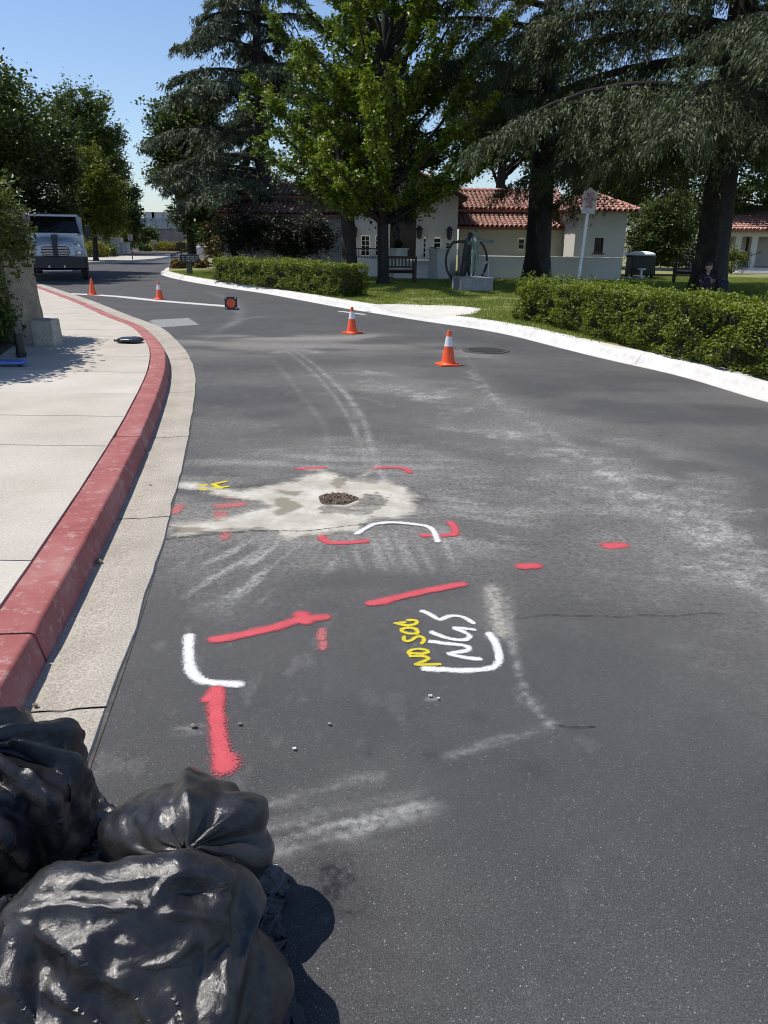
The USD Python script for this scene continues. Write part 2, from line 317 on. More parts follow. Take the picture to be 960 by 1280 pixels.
M['hedge_core'] = plain('hedge_inside', (.012, .016, .006), 0.95)
M['ivy'] = leafy('ivy_leaf', [(0.1, (.05, .075, .014)), (0.45, (.15, .18, .03)), (0.8, (.26, .28, .05)), (1, (.34, .33, .10))], 0.25, 0.4, 1.2)
M['dry_plant'] = leafy('dry_plant', [(0.1, (.16, .12, .05)), (0.6, (.30, .23, .10)), (1, (.42, .34, .18))], 0.3, 0.7, 1.0)
M['gold_shrub'] = leafy('gold_shrub', [(0.1, (.14, .14, .02)), (0.5, (.28, .25, .04)), (1, (.45, .38, .10))], 0.3, 0.5, 1.0)
M['stucco'] = mottled('white_stucco', (.44, .43, .40), (.52, .51, .475), 0.5, 0.9, 18, 0.3, 0.01, 0.12)
M['stucco_warm'] = mottled('cream_stucco', (.46, .435, .38), (.54, .515, .455), 0.5, 0.9, 18, 0.3, 0.01, 0.12)
M['tile_a'] = mat('clay_tiles', {
    'g': ('geometry', {}), 'r': ('rgb_ramp', {'ramp': [(0.0, (.33, .165, .13)), (0.35, (.46, .265, .215)), (0.7, (.55, .37, .315)), (1.0, (.63, .49, .43))]}),
    'n': ('noise_texture', {'scale': 1.5, 'detail': 5}), 'mx': ('mix_float', {'fac': 0.35}), 'p': ('principled_bsdf', {'roughness': 0.85})},
    [('g.position', 'n.vector'), ('g.random_per_island', 'mx.a'), ('n.fac', 'mx.b'), ('mx.result', 'r.fac'), ('r.color', 'p.base_color')])
M['tile_bed'] = plain('tile_underlay', (.22, .10, .07), 0.9)
M['wood_dark'] = mottled('dark_wood', (.035, .02, .014), (.07, .04, .026), 6, 0.7, 30, 0.4)
M['iron'] = plain('black_iron', (.012, .012, .013), 0.45)
M['dark_glass'] = mat('dark_window_glass', {'p': ('principled_bsdf', {'base_color': (.008, .009, .010), 'roughness': 0.08, 'specular_ior_level': 0.25})}, [])
M['frame_white'] = mottled('white_frame_paint', (.60, .59, .55), (.68, .67, .63), 3, 0.6, 40, 0.1)
M['bronze'] = mottled('bronze_patina', (.07, .11, .098), (.18, .24, .215), 4, 0.5, 30, 0.4, 0.01, 0.5, metallic=0.1)
M['bronze_dark'] = mottled('dark_bronze', (.018, .018, .018), (.05, .05, .048), 5, 0.5, 30, 0.3, 0.01, 0.4, metallic=0.4)
M['plinth'] = mottled('plinth_concrete', (.17, .165, .155), (.30, .29, .275), 2.2, 0.85, 20, 0.4, 0.01, 0.3)
M['white_metal'] = mottled('white_enamel', (.66, .66, .65), (.76, .76, .75), 4, 0.4, 40, 0.1)
M['orange'] = mottled('orange_plastic', (.72, .075, .018), (.88, .12, .03), 9, 0.42, 60, 0.1, 0.002, 0.18)
M['orange_dirty'] = mottled('dusty_orange_plastic', (.60, .14, .09), (.80, .17, .08), 14, 0.6, 50, 0.2, 0.002, 0.3)
M['collar'] = mottled('reflective_collar', (.58, .58, .58), (.74, .74, .74), 12, 0.35, 80, 0.1, 0.002, 0.2)
M['rubber'] = mottled('black_rubber', (.012, .012, .013), (.03, .03, .03), 9, 0.7, 60, 0.2)
M['sign_face'] = mottled('sign_face', (.46, .45, .47), (.54, .53, .55), 4, 0.5, 30, 0.05)
M['sign_red'] = plain('sign_red', (.20, .015, .035), 0.6)
M['sign_black'] = plain('sign_black', (.012, .014, .013), 0.5)
M['sign_cream'] = plain('sign_cream', (.26, .25, .20), 0.6)
M['post_green'] = mottled('weathered_post', (.05, .055, .035), (.10, .10, .07), 8, 0.85, 40, 0.4)
M['truck_white'] = mat('truck_paint', {'p': ('principled_bsdf', {'base_color': (.42, .45, .48), 'roughness': 0.3, 'coat_weight': 0.5, 'coat_roughness': 0.1})}, [])
M['truck_black'] = plain('truck_black', (.010, .010, .011), 0.45)
M['chrome'] = plain('bright_metal', (.55, .56, .58), 0.25, metallic=1.0)
M['headlamp'] = plain('headlamp_lens', (.22, .24, .26), 0.12, coat_weight=0.6)
M['amber'] = plain('amber_lens', (.5, .2, .02), 0.3)
M['brick_far'] = mat('brown_brick', {'g': ('geometry', {}), 'mp': ('mapping', {'scale': (1, 1, 1)}), 'n': ('noise_texture', {'scale': 0.6, 'detail': 6}), 'r': ('rgb_ramp', {'ramp': [(0.3, (.19, .14, .12)), (0.7, (.27, .205, .18))]}),
    'w': ('wave_texture', {'wave_type': 'bands', 'bands_direction': 'z', 'scale': 4.0}), 'm': ('mix_color', {'blend_type': 'multiply', 'fac': 0.35}), 'p': ('principled_bsdf', {'roughness': 0.9})},
    [('g.position', 'n.vector'), ('g.position', 'w.vector'), ('n.fac', 'r.fac'), ('r.color', 'm.a'), ('w.color', 'm.b'), ('m.result', 'p.base_color')])
M['metal_roof'] = mottled('pale_metal_fascia', (.25, .25, .23), (.32, .315, .295), 0.4, 0.6, 5, 0.1)
M['stone'] = mottled('rough_stone', (.20, .165, .12), (.36, .31, .23), 4, 0.9, 30, 0.9, 0.03, 0.45)
M['block'] = mottled('old_concrete_block', (.30, .27, .21), (.46, .42, .34), 6, 0.9, 40, 0.7, 0.01, 0.35)
M['blue'] = mottled('blue_plastic', (.05, .12, .42), (.08, .17, .52), 8, 0.5, 50, 0.1)
M['gravel'] = mat('gravel', {'g': ('geometry', {}), 'r': ('rgb_ramp', {'ramp': [(0.0, (.12, .09, .06)), (0.4, (.32, .26, .19)), (0.8, (.52, .45, .36)), (1, (.68, .62, .54))]}), 'p': ('principled_bsdf', {'roughness': 0.9})},
    [('g.random_per_island', 'r.fac'), ('r.color', 'p.base_color')])
M['grate'] = mottled('cast_iron', (.025, .025, .026), (.07, .068, .065), 12, 0.7, 60, 0.5)
M['skin'] = plain('skin', (.35, .2, .14), 0.5)
M['cloth_navy'] = mottled('navy_cloth', (.012, .013, .02), (.03, .032, .045), 9, 0.85, 60, 0.3)
M['cloth_grey'] = mottled('grey_cloth', (.11, .11, .13), (.17, .17, .20), 9, 0.85, 60, 0.3)
M['hair'] = plain('dark_hair', (.012, .009, .007), 0.5)
M['canvas'] = mottled('white_canvas', (.70, .70, .68), (.78, .78, .76), 3, 0.8, 20, 0.1)
# black plastic film with a dusty bloom and fine crinkles
M['bag'] = mat('black_plastic_film', {
    'g': ('geometry', {}), 'n': ('noise_texture', {'scale': 4.0, 'detail': 10, 'roughness': 0.75, 'distortion': 0.9}), 'r': ('rgb_ramp', {'ramp': [(0.30, (.006, .0065, .009)), (0.48, (.014, .0135, .014)), (0.66, (.036, .034, .031)), (0.90, (.085, .08, .072))]}),
    'q': ('rgb_ramp', {'ramp': [(0.34, (.17,) * 3), (0.56, (.26,) * 3), (0.8, (.42,) * 3)]}),
    'n2': ('noise_texture', {'scale': 34.0, 'detail': 8, 'roughness': 0.7, 'distortion': 2.0}), 'n3': ('noise_texture', {'scale': 170.0, 'detail': 3}),
    'b': ('bump', {'strength': 0.30, 'distance': 0.009}), 'b2': ('bump', {'strength': 0.12, 'distance': 0.0015}),
    'p': ('principled_bsdf', {'specular_ior_level': 0.6})},
    [('g.position', 'n.vector'), ('g.position', 'n2.vector'), ('g.position', 'n3.vector'), ('n.fac', 'r.fac'), ('n.fac', 'q.fac'), ('r.color', 'p.base_color'), ('q.color', 'p.roughness'),
     ('n2.fac', 'b.height'), ('n3.fac', 'b2.height'), ('b.normal', 'b2.normal'), ('b2.normal', 'p.normal')])
# ------------------------------------------------------------------ the road
sl_outline = gpts([(216, 603), (232, 600), (262, 606), (300, 613), (345, 606), (372, 598), (395, 590), (380, 586), (400, 585), (425, 592), (440, 599), (456, 590), (468, 586), (455, 600), (490, 603), (512, 612), (525, 622), (521, 638), (500, 650),
           (470, 652), (452, 655), (445, 664), (425, 662), (400, 667), (365, 676), (345, 666), (325, 662), (300, 664), (275, 668), (240, 670), (212, 671), (216, 656), (250, 651), (275, 646), (300, 640), (330, 633), (318, 626), (290, 623), (255, 616), (218, 610)])
def road_wear(x, y):
    """Dust, scuffs and oil that lie on the asphalt, as fields over the ground plane."""
    P = np.stack([x, y], 1); n = len(P)
    dust, white, oil = np.zeros(n), np.zeros(n), np.zeros(n)
    near = (y < 40) & (np.abs(x) < 14)
    Q = P[near]; qx, qy = Q[:, 0], Q[:, 1]
    d, w, o = np.zeros(len(Q)), np.zeros(len(Q)), np.zeros(len(Q))
    blot = nz(qx, qy, 0.55, 3); fine = nz(qx, qy, 2.6, 5); fine2 = nz(qx, qy, 7.0, 6, 3)
    d += 0.10 * sstep(0.5, 0.75, blot) * sstep(.3, .7, fine) * sstep(20, 8, qy)
    w += 0.06 * sstep(.55, .75, fine) * sstep(.45, .7, fine2) * sstep(16, 5, qy)
    # pale crumbs that scatter over the worn surface
    cr = nz(qx, qy * .55, 14.0, 61, 3)
    w += 0.16 * sstep(.66, .76, cr) * sstep(.50, .66, nz(qx, qy, .8, 62)) * sstep(18, 6, qy)
    # the dusty wheel band that swings to the right of the hole
    band = smooth_line(gpts([(470, 468), (560, 505), (640, 545), (740, 590), (830, 640), (930, 700), (1010, 750)]), 0.3)
    bd = seg_dist(Q, band)
    tex = nz(qx * .55 - qy * .25, qy * .7 + qx * .2, 4.5, 12); tex2 = nz(qx, qy, 15, 13, 3)
    w += 0.72 * np.exp(-(bd / 0.65) ** 2) * sstep(.42, .70, tex) * (.35 + .9 * sstep(.42, .62, nz(qx * 1.3 - qy * .5, qy * 9 + qx * 3.2, 1.6, 14, 3))) * (0.35 + .9 * sstep(.42, .62, tex2))
    d += 0.20 * np.exp(-(bd / 0.9) ** 2)
    edge = smooth_line(gpts([(585, 462), (625, 505), (680, 535), (760, 590), (850, 655), (960, 745), (1040, 810)]), 0.3)
    ed = seg_dist(Q, edge)
    w += 0.50 * np.exp(-(ed / 0.07) ** 2) * sstep(.40, .62, tex2) + 0.10 * np.exp(-(ed / .3) ** 2)
    # two more pale sweeps
    for line, wd, a in ([(560, 575), (640, 560), (760, 540), (900, 600)], .35, .22), ([(620, 640), (720, 660), (840, 640), (960, 660)], .30, .22):
        dd = seg_dist(Q, smooth_line(gpts(line), .3)); w += a * np.exp(-(dd / wd) ** 2) * sstep(.4, .65, tex)
    # dusty bar across the road at the far cones and the pale drag marks before it
    for line, wd, a in ([(238, 425), (300, 420), (380, 423), (470, 420)], .40, .75), ([(300, 430), (380, 432), (500, 430), (610, 445)], .55, .40), ([(230, 440), (330, 436), (440, 440)], .8, .25):
        dd = seg_dist(Q, smooth_line(gpts(line), .3)); d += a * np.exp(-(dd / wd) ** 2) * sstep(.25, .6, nz(qx * .4, qy, 2.5, 15))
    for line, wd, a in (([(365, 436), (420, 480), (455, 525), (470, 580), (500, 625)], .028, .7), ([(360, 440), (410, 485), (440, 530), (462, 590)], .022, .55), ([(340, 450), (385, 505), (410, 545), (405, 590)], .03, .25),
                        ([(420, 480), (440, 500), (445, 540)], .03, .3), ([(345, 440), (375, 436), (395, 440)], .10, .6), ([(540, 400), (600, 470), (625, 510)], .02, .25),
                        ([(260, 365), (300, 385), (290, 405)], .12, .3), ([(330, 395), (300, 400), (270, 415)], .1, .3)):
        dd = seg_dist(Q, smooth_line(gpts(line), .15)); w += a * np.exp(-(dd / wd) ** 2) * (0.45 + .6 * sstep(.4, .6, fine2))
    # sweeping broom marks that fan out below the slurry
    c = ground(520, 560)[:2]; ang = np.arctan2(qx - c[0], qy - c[1]); rr = np.hypot(qx - c[0], qy - c[1])
    zone = gpts([(215, 690), (255, 672), (420, 668), (420, 710), (350, 740), (300, 770), (235, 760), (215, 725)])
    zd = sstep(-.12, .22, sdf(Q, zone))
    st = meshkit.fbm(np.stack([ang * 42, rr * 3.2, np.zeros_like(rr)], -1), 4, 21)
    w += 0.85 * zd * sstep(.48, .68, st) * (.5 + .6 * sstep(.4, .6, fine)) + 0.16 * zd
    zone = gpts([(400, 678), (560, 655), (600, 690), (560, 715), (470, 712), (410, 706)])
    zd = sstep(-.10, .15, sdf(Q, zone))
    st = meshkit.fbm(np.stack([(qx + qy * .16) * 30, qy * 1.6, np.zeros_like(qx)], -1), 4, 22)
    w += 0.55 * zd * sstep(.48, .66, st) + .08 * zd
    zone = gpts([(245, 575), (330, 560), (420, 545), (520, 560), (640, 590), (600, 600), (420, 592), (300, 590)])
    zd = sstep(-.2, .2, sdf(Q, zone)); st = meshkit.fbm(np.stack([(qx - qy * .25) * 1.6, (qy + qx * .12) * 14, np.zeros_like(qx)], -1), 4, 23)
    w += 0.5 * zd * sstep(.46, .68, st); d += .22 * zd
    zone = gpts([(520, 610), (600, 605), (660, 640), (640, 690), (570, 695), (560, 650)])
    zd = sstep(-.2, .25, sdf(Q, zone)); st = meshkit.fbm(np.stack([qx * 2.5, (qy + qx * .35) * 12, np.zeros_like(qx)], -1), 4, 24)
    w += 0.6 * zd * sstep(.5, .68, st)
    halo = np.clip(-sdf(Q, sl_outline), 0, 3); d += .42 * np.exp(-(halo / .45) ** 1.3) * sstep(.35, .65, nz(qx * .6, qy * 1.6, 3.0, 34)) + .10 * np.exp(-(halo / 1.4) ** 2)
    d += .16 * sstep(.45, .7, nz(qx * .5, qy, 1.3, 35)) * sstep(2.8, 4.5, qy) * sstep(14, 8, qy)
    # smudges in front
    for line, wd, a in (([(318, 1008), (380, 992), (430, 976), (474, 968)], .022, .55), ([(320, 1050), (390, 1038), (440, 1032)], .05, .60), ([(350, 1060), (470, 1025), (535, 1005)], .04, .62), ([(430, 1040), (520, 1005)], .05, .35), ([(560, 945), (620, 925), (690, 905)], .022, .5),
                        ([(640, 800), (655, 860), (672, 890), (690, 905)], .016, .65), ([(636, 745), (640, 800)], .02, .45), ([(225, 912), (250, 910)], .025, .7), ([(535, 872), (545, 874)], .012, .9), ([(360, 1022), (500, 1012)], .09, .2)):
        dd = seg_dist(Q, smooth_line(gpts(line), .02)); w += a * np.exp(-(dd / wd) ** 2) * sstep(.22, .62, nz(qx * 5 + qy * 2, qy * 48 - qx * 14, 1.0, 31, 3))
    dd = seg_dist(Q, gpts([(615, 735), (622, 770), (628, 790)])); d += 1.1 * np.exp(-(dd / .035) ** 2) + .18 * np.exp(-(dd / .10) ** 2)
    dd = seg_dist(Q, gpts([(405, 1075), (418, 1100), (430, 1130)])); o += 1.1 * np.exp(-(dd / .05) ** 2) * sstep(.35, .6, nz(qx, qy, 16, 33, 3)) + .35 * np.exp(-(dd / .08) ** 2)
    ro = np.random.RandomState(9)
    for _ in range(34):
        ox, oy, orad = ro.uniform(-.6, 3.6), ro.uniform(1.3, 9), ro.uniform(.012, .05); o += ro.uniform(.25, .6) * np.exp(-(np.hypot(qx - ox, qy - oy) / orad) ** 2)
    o += .16 * sstep(.56, .72, nz(qx, qy, .7, 36)) * sstep(.4, .6, fine)
    # dust along the gutter
    dust[near], white[near], oil[near] = d, w * .66, o
    return np.clip(np.stack([dust, white, oil], 1), 0, 1.2)

road = structx('road')
s_in = np.linspace(-.62, .62, 400); s_out = np.linspace(.62, 1.7, 40)[1:]
cols = np.r_[-s_out[::-1], s_in, s_out]
ys = np.r_[np.linspace(-6, .85, 12)[:-1], np.exp(np.linspace(math.log(.85), math.log(150), 600))]
wid = np.maximum(ys, .85) + .6
X = cols[None, :] * wid[:, None]; Yg = np.repeat(ys[:, None], len(cols), 1)
dip = .0015 * (nz(X.ravel(), Yg.ravel(), .5, 41) - .5).reshape(X.shape)
hole = ground(421, 624)[:2]
g = upward(sheet(np.stack([X, Yg, -0.004 + dip], -1)))
part(road, 'asphalt', g, M['asphalt'], smooth=True, attrs={'wear': road_wear(X.ravel(), Yg.ravel())})

def coat(name, mname, field, lo, hi, step, z, label=None, extra=None):
    """A thin coat lying on the road where field(P) > 0."""
    nx, ny = int((hi[0] - lo[0]) / step) + 2, int((hi[1] - lo[1]) / step) + 2
    gx, gy = np.meshgrid(lo[0] + np.arange(nx) * step, lo[1] + np.arange(ny) * step)
    P = np.stack([gx.ravel(), gy.ravel()], 1); e = field(P)
    i = np.arange(nx * ny).reshape(ny, nx); q = np.stack([i[:-1, :-1], i[:-1, 1:], i[1:, 1:], i[1:, :-1]], -1).reshape(-1, 4)
    q = q[(e[q] > 0).any(1)]; use, inv = np.unique(q, return_inverse=True); q = inv.reshape(-1, 4)
    f = np.vstack([q[:, [0, 1, 2]], q[:, [0, 2, 3]]])
    at_ = {'edge': np.clip(e[use], 0, 1)}
    if extra: at_.update({k: fn(P[use]) for k, fn in extra.items()})
    part(road, name, trimesh.Trimesh(np.column_stack([P[use], np.full(len(use), z)]), f, process=False), M[mname], label, attrs=at_)
NSTROKE = [0]
def stroke(name, mname, lines, width, label=None, z=-.0015, step=.006, k=2.2):
    """lines: polylines in photograph pixels; width in metres, one value or one for each line."""
    NSTROKE[0] += 1; z = z + .00022 * (NSTROKE[0] % 9)
    W = [gpts(l) for l in lines]; W = [smooth_line(l, .02, 5) if len(l) > 2 else l for l in W]
    wd = [width] * len(W) if np.isscalar(width) else width
    allp = np.vstack(W); pad = max(wd) * 1.4
    def fld(P):
        e = np.zeros(len(P)); wob = .75 + .5 * nz(P[:, 0], P[:, 1], 18, 51, 2)
        for l, w_ in zip(W, wd): e = np.maximum(e, (k - seg_dist(P, l) / (w_ * .5 * wob)) / k)
        return e
    coat(name, mname, fld, allp.min(0) - pad, allp.max(0) + pad, step, z, label)
def glyph(pts, ox=480, oy=750, s=6.0):
    return [(ox + a / s, oy + b / s) for a, b in pts]

# slurry round the core hole
sl = sl_outline
wets = [gpts(p) for p in ([(340, 624), (352, 620), (366, 626), (380, 632), (366, 640), (348, 645), (340, 640), (350, 634)], [(212, 668), (218, 660), (250, 658), (262, 661), (240, 666)], [(415, 600), (428, 592), (432, 604), (424, 610), (414, 608)], [(345, 612), (380, 614), (370, 620), (350, 617)])]
bare = gpts([(400, 640), (402, 632), (440, 634), (455, 618), (480, 616), (488, 626), (470, 640), (440, 645)])
def sl_field(P):
    wob = .10 * (nz(P[:, 0], P[:, 1], 5, 71) - .5) + .05 * (nz(P[:, 0], P[:, 1], 16, 72) - .5)
    e = (sdf(P, sl) + wob * 1.3) / .24 + .36
    b = sdf(P, bare) / .09 + .8 + (nz(P[:, 0], P[:, 1], 20, 73) - .5) * 1.6
    return np.clip(np.minimum(e, 1) - .62 * np.clip(b, 0, 1), 0, 1)
coat('slurry', 'slurry', sl_field, sl.min(0) - .2, sl.max(0) + .2,   .012, .0, 'pale dried cutting slurry round the core hole',
     {'wet': lambda P: np.clip(np.max([sdf(P, w_) / .03 + .5 + (nz(P[:, 0], P[:, 1], 25, 74) - .5) * 2.2 for w_ in wets], axis=0), 0, 1) * .9})
stroke('slurry_edge_crack', 'crack', [[(208, 674), (230, 671), (275, 667), (330, 663), (375, 664), (415, 660), (450, 656), (500, 655)]], .008, z=.0012, step=.005)
stroke('road_crack', 'crack', [[(640, 773), (662, 771), (690, 768), (715, 770), (745, 769), (775, 771), (805, 768), (840, 770), (880, 766), (905, 767)]], .0045, z=.0, step=.003)
stroke('road_crack', 'crack', [[(690, 905), (720, 909), (745, 908)]], .004, z=.0, step=.003)
# sprayed marks
stroke('sprayed_bracket', 'white_spray', [[(236, 795), (236, 815), (238, 835), (246, 847), (262, 853), (297, 855)]], .046, 'white sprayed corner bracket left of the pink arrows')
stroke('sprayed_arrow', 'pink', [[(271, 862), (270, 885), (274, 925), (280, 955)], [(258, 874), (270, 864)], [(279, 948), (281, 958)]], [.062, .045, .085], 'pink sprayed arrow pointing up the road')
stroke('sprayed_arrow', 'pink', [[(268, 799), (305, 793), (345, 783), (382, 773), (406, 771)], [(377, 769), (383, 776)]], [.060, .078], 'pink sprayed arrow above the white corner bracket')
stroke('sprayed_line', 'pink', [[(464, 754), (500, 746), (540, 737), (577, 730)], [(480, 751), (484, 750)]], [.054, .066], 'pink sprayed bar left above the yellow lettering')
stroke('sprayed_dot', 'pink', [[(653, 708), (668, 707)]], .075, 'pink sprayed dot near the pale wheel band'); stroke('sprayed_dot', 'pink', [[(761, 682), (777, 681)]], .085, 'pink sprayed dot farthest right on the road')
stroke('sprayed_smear', 'pink_faint', [[(403, 787), (401, 798)], [(404, 803), (404, 810)]], .042, 'faded pink dabs under the long pink arrow')
stroke('sprayed_smear', 'pink_faint', [[(276, 641), (279, 652)], [(283, 662), (281, 672)]], [.09, .06], 'faded pink streak over the slurry')
stroke('sprayed_smear', 'pink_faint', [[(276, 632), (300, 630)], [(285, 622), (302, 620)], [(219, 640), (225, 632)]], [.11, .06, .08], 'faded pink dabs at the slurry near the gutter')
stroke('sprayed_corner', 'pink', [[(401, 666), (404, 674), (412, 678), (435, 678), (457, 676)]], .05, 'pink corner mark below the slurry'); stroke('sprayed_corner', 'pink', [[(563, 653), (569, 662), (568, 668), (550, 669), (530, 669)]], .05, 'pink corner mark at the white hook')
stroke('sprayed_corner', 'pink', [[(468, 585), (490, 584), (504, 585), (512, 590)]], .055, 'pink corner mark above the slurry on the right'); stroke('sprayed_line', 'pink', [[(372, 586), (388, 585), (404, 584)]], .05, 'thin pink bar above the slurry')
stroke('sprayed_hook', 'white_spray', [[(446, 667), (458, 660), (468, 655), (490, 653), (515, 655), (537, 659), (544, 668), (547, 677)]], .036, 'white sprayed hook right of the slurry', z=-.0002)
stroke('sprayed_bracket', 'white_spray', [glyph(p) for p in ([(310, 510), (420, 518), (560, 525), (700, 522), (810, 505), (865, 460), (860, 390), (830, 310), (785, 250)],)], .036, 'white sprayed bracket round the white lettering')
stroke('sprayed_lettering', 'white_spray', [glyph(p) for p in ([(290, 82), (360, 110), (415, 152), (450, 135), (500, 112), (580, 118), (640, 150), (670, 170)], [(360, 240), (460, 278), (560, 300), (640, 292), (655, 265), (600, 235), (510, 205), (600, 210), (675, 220)],
       [(350, 308), (450, 322), (560, 332), (640, 345), (655, 365), (590, 385), (470, 398), (560, 420), (640, 435), (715, 440)])], .026, 'white sprayed letters NG5')
stroke('sprayed_lettering', 'yellow_spray', [glyph(p) for p in ([(415, 478), (340, 482), (220, 484), (280, 462), (350, 440), (345, 425), (270, 415), (200, 420)], [(200, 415), (170, 395), (190, 370), (270, 362), (340, 372), (345, 395), (270, 402), (200, 395)],
       [(285, 322), (310, 300), (290, 268), (250, 262), (215, 300), (180, 318), (140, 300), (130, 280), (150, 272)], [(150, 165), (90, 172)], [(250, 250), (262, 225), (230, 205), (160, 205), (115, 215), (125, 235), (180, 252), (235, 250)],
       [(180, 150), (210, 142), (255, 148), (262, 170), (230, 185), (175, 190), (120, 185), (85, 170)])], .0155, 'yellow sprayed letters NO SCG', step=.006)
stroke('sprayed_lettering', 'yellow_spray', [[(250, 607), (258, 606)], [(252, 612), (258, 611)], [(266, 605), (282, 602)], [(268, 610), (284, 608)], [(266, 605), (276, 610)]], .03, 'small faded yellow letters by the gutter', z=-.0002)
stroke('stop_line', 'line_white', [[(88, 367), (140, 370), (200, 376), (250, 380), (288, 383)]], .34, 'worn white line across the road at the far cones', step=.04)
coat('pale_patch', 'pale_patch', lambda P: sdf(P, gpts([(182, 400), (238, 397), (252, 406), (196, 410)])) / .15 + .3, gpts([(182, 410)])[0] - (.3, .3), gpts([(252, 397)])[0] + (.6, .6), .05, .0, 'pale rectangular repair patch by the kerb')
stroke('lane_dash', 'line_white', [[(425, 389), (455, 393)]], .12, 'short white dash by the right kerb', step=.02)

# the core hole filled with broken stone
rs = np.random.RandomState(5)
stones = []
for k in range(420):
    r, a = .112 * math.sqrt(rs.rand()), rs.rand() * 6.283; s = .004 + .009 * rs.rand() ** 1.5
    b = trimesh.creation.icosphere(subdivisions=0, radius=s); b.vertices *= rs.uniform(.6, 1.3, 3); b.vertices += rs.normal(0, s * .16, b.vertices.shape)
    b.apply_translation((hole[0] + r * math.cos(a), hole[1] + r * math.sin(a) * .92, .001 + .012 * (1 - (r / .13) ** 2) * rs.rand() + s * .2)); stones.append(b)
solo('gravel', stones, M['gravel'], 'brown broken stone filling the core hole in the slurry', 'gravel', kind='stuff')
hp = [(hole[0] + .13 * (1 + .12 * math.sin(3 * t + 1)) * math.cos(t), hole[1] + .12 * (1 + .1 * math.sin(5 * t)) * math.sin(t)) for t in np.linspace(0, 6.283, 28)[:-1]]
part(road, 'core_hole', flat(sg.Polygon(hp), .002), M['soil'])

# ------------------------------------------------------------------ left side: gutter, red kerb, sidewalk
edge_px = [(150, 850), (170, 790), (185, 740), (197, 700), (210, 655), (223, 605), (235, 555), (243, 505), (245, 480), (239, 450), (222, 427), (200, 409), (165, 396), (120, 378), (85, 366), (45, 353)]
E = gpts(edge_px)
near = np.array([[-.66, -3.0], [-.76, .3], [-.85, 1.4], [-.95, 2.1]])
E = smooth_line(np.vstack([near, E]), .12, 11)
E = np.vstack([E, E[-1] + (E[-1] - E[-2]) / np.linalg.norm(E[-1] - E[-2]) * np.arange(1, 40)[:, None] * .5])
def drop(y):
    return .150 - .118 * sstep(9.2, 15.5, y)
Nl = normals2(E)
Nl = np.where((Nl[:, :1] < 0), Nl, Nl * 1.0)
def left_off(d):
    return E + Nl * d
if left_off(1.0)[10, 0] > E[10, 0]: Nl = -Nl
wob = (.012 * (nz(E[:, 0], E[:, 1], 3.0, 81) - .5) * 2)[:, None]
gw = .31
row = lambda P, z: np.column_stack([P, np.broadcast_to(z, len(P))])
# gutter pan: each poured length is a piece
gut = structx('gutter')
arc = np.r_[0, np.cumsum(np.linalg.norm(np.diff(E, axis=0), axis=1))]
cuts = [0, 3.4, 5.35, 7.35, 9.4, 11.5, 14, 17, 21, 26, 32, 40, 60]
for a, b in zip(cuts[:-1], cuts[1:]):
    i = np.where((arc >= a) & (arc <= b + .13))[0]
    if len(i) < 3: continue
    e0 = row(E[i] + Nl[i] * wob[i] * 1.5, -.006); e1 = row(E[i] + Nl[i] * (wob[i] * 1.5 + .006), .010)
    fr = np.linspace(.05, 1, 7)
    rows = [e0, e1] + [row(E[i] + Nl[i] * gw * t, .010 - .005 * (abs(t - .52) < .1) - .003 * (t > .5)) for t in fr]
    R_ = np.array(rows).transpose(1, 0, 2); R_[0, :, 1] += .006; R_[-1, :, 1] -= .006; R_[0, 1:, 2] -= .003; R_[-1, 1:, 2] -= .003
    part(gut, 'gutter_length', upward(sheet(R_)), M['gutter'], smooth=40)
struct('gutter_bed', upward(sheet([row(left_off(-.004), -.001), row(left_off(.6), -.0012)])), M['joint'])
# kerb
kerb = structx('red_kerb')
kcuts = [0, 5.75, 8.9, 12.3, 16, 20, 25, 31, 38, 60]
for a, b in zip(kcuts[:-1], kcuts[1:]):
    i = np.where((arc >= a) & (arc <= b + .13))[0]
    if len(i) < 3: continue
    H = drop(E[i, 1]); prof = [(gw - .006, 0.0, -.01), (gw + .002, .10, 0), (gw + .028, .86, 0), (gw + .036, .95, 0), (gw + .05, .99, 0), (gw + .12, 1.0, 0), (gw + .215, 1.0, .002), (gw + .222, .95, 0), (gw + .222, .3, -.01)]
    ww = .006 * (nz(E[i, 0] * 3, E[i, 1] * 3, 3, 82) - .5)
    rows = [row(E[i] + Nl[i] * (d + ww[:, None] * (h > .5)), H * h + c) for d, h, c in prof]
    R_ = np.array(rows).transpose(1, 0, 2); R_[0, :, 1] += .007; R_[-1, :, 1] -= .007
    R_[0, :, 2] -= .012; R_[-1, :, 2] -= .012
    t0, t1 = R_[0:1].copy(), R_[-1:].copy(); t0[0, :, 2] = -.02; t1[0, :, 2] = -.02
    part(kerb, 'kerb_length', upward(sheet(np.vstack([t0, R_, t1]))), M['red_kerb'], smooth=50)
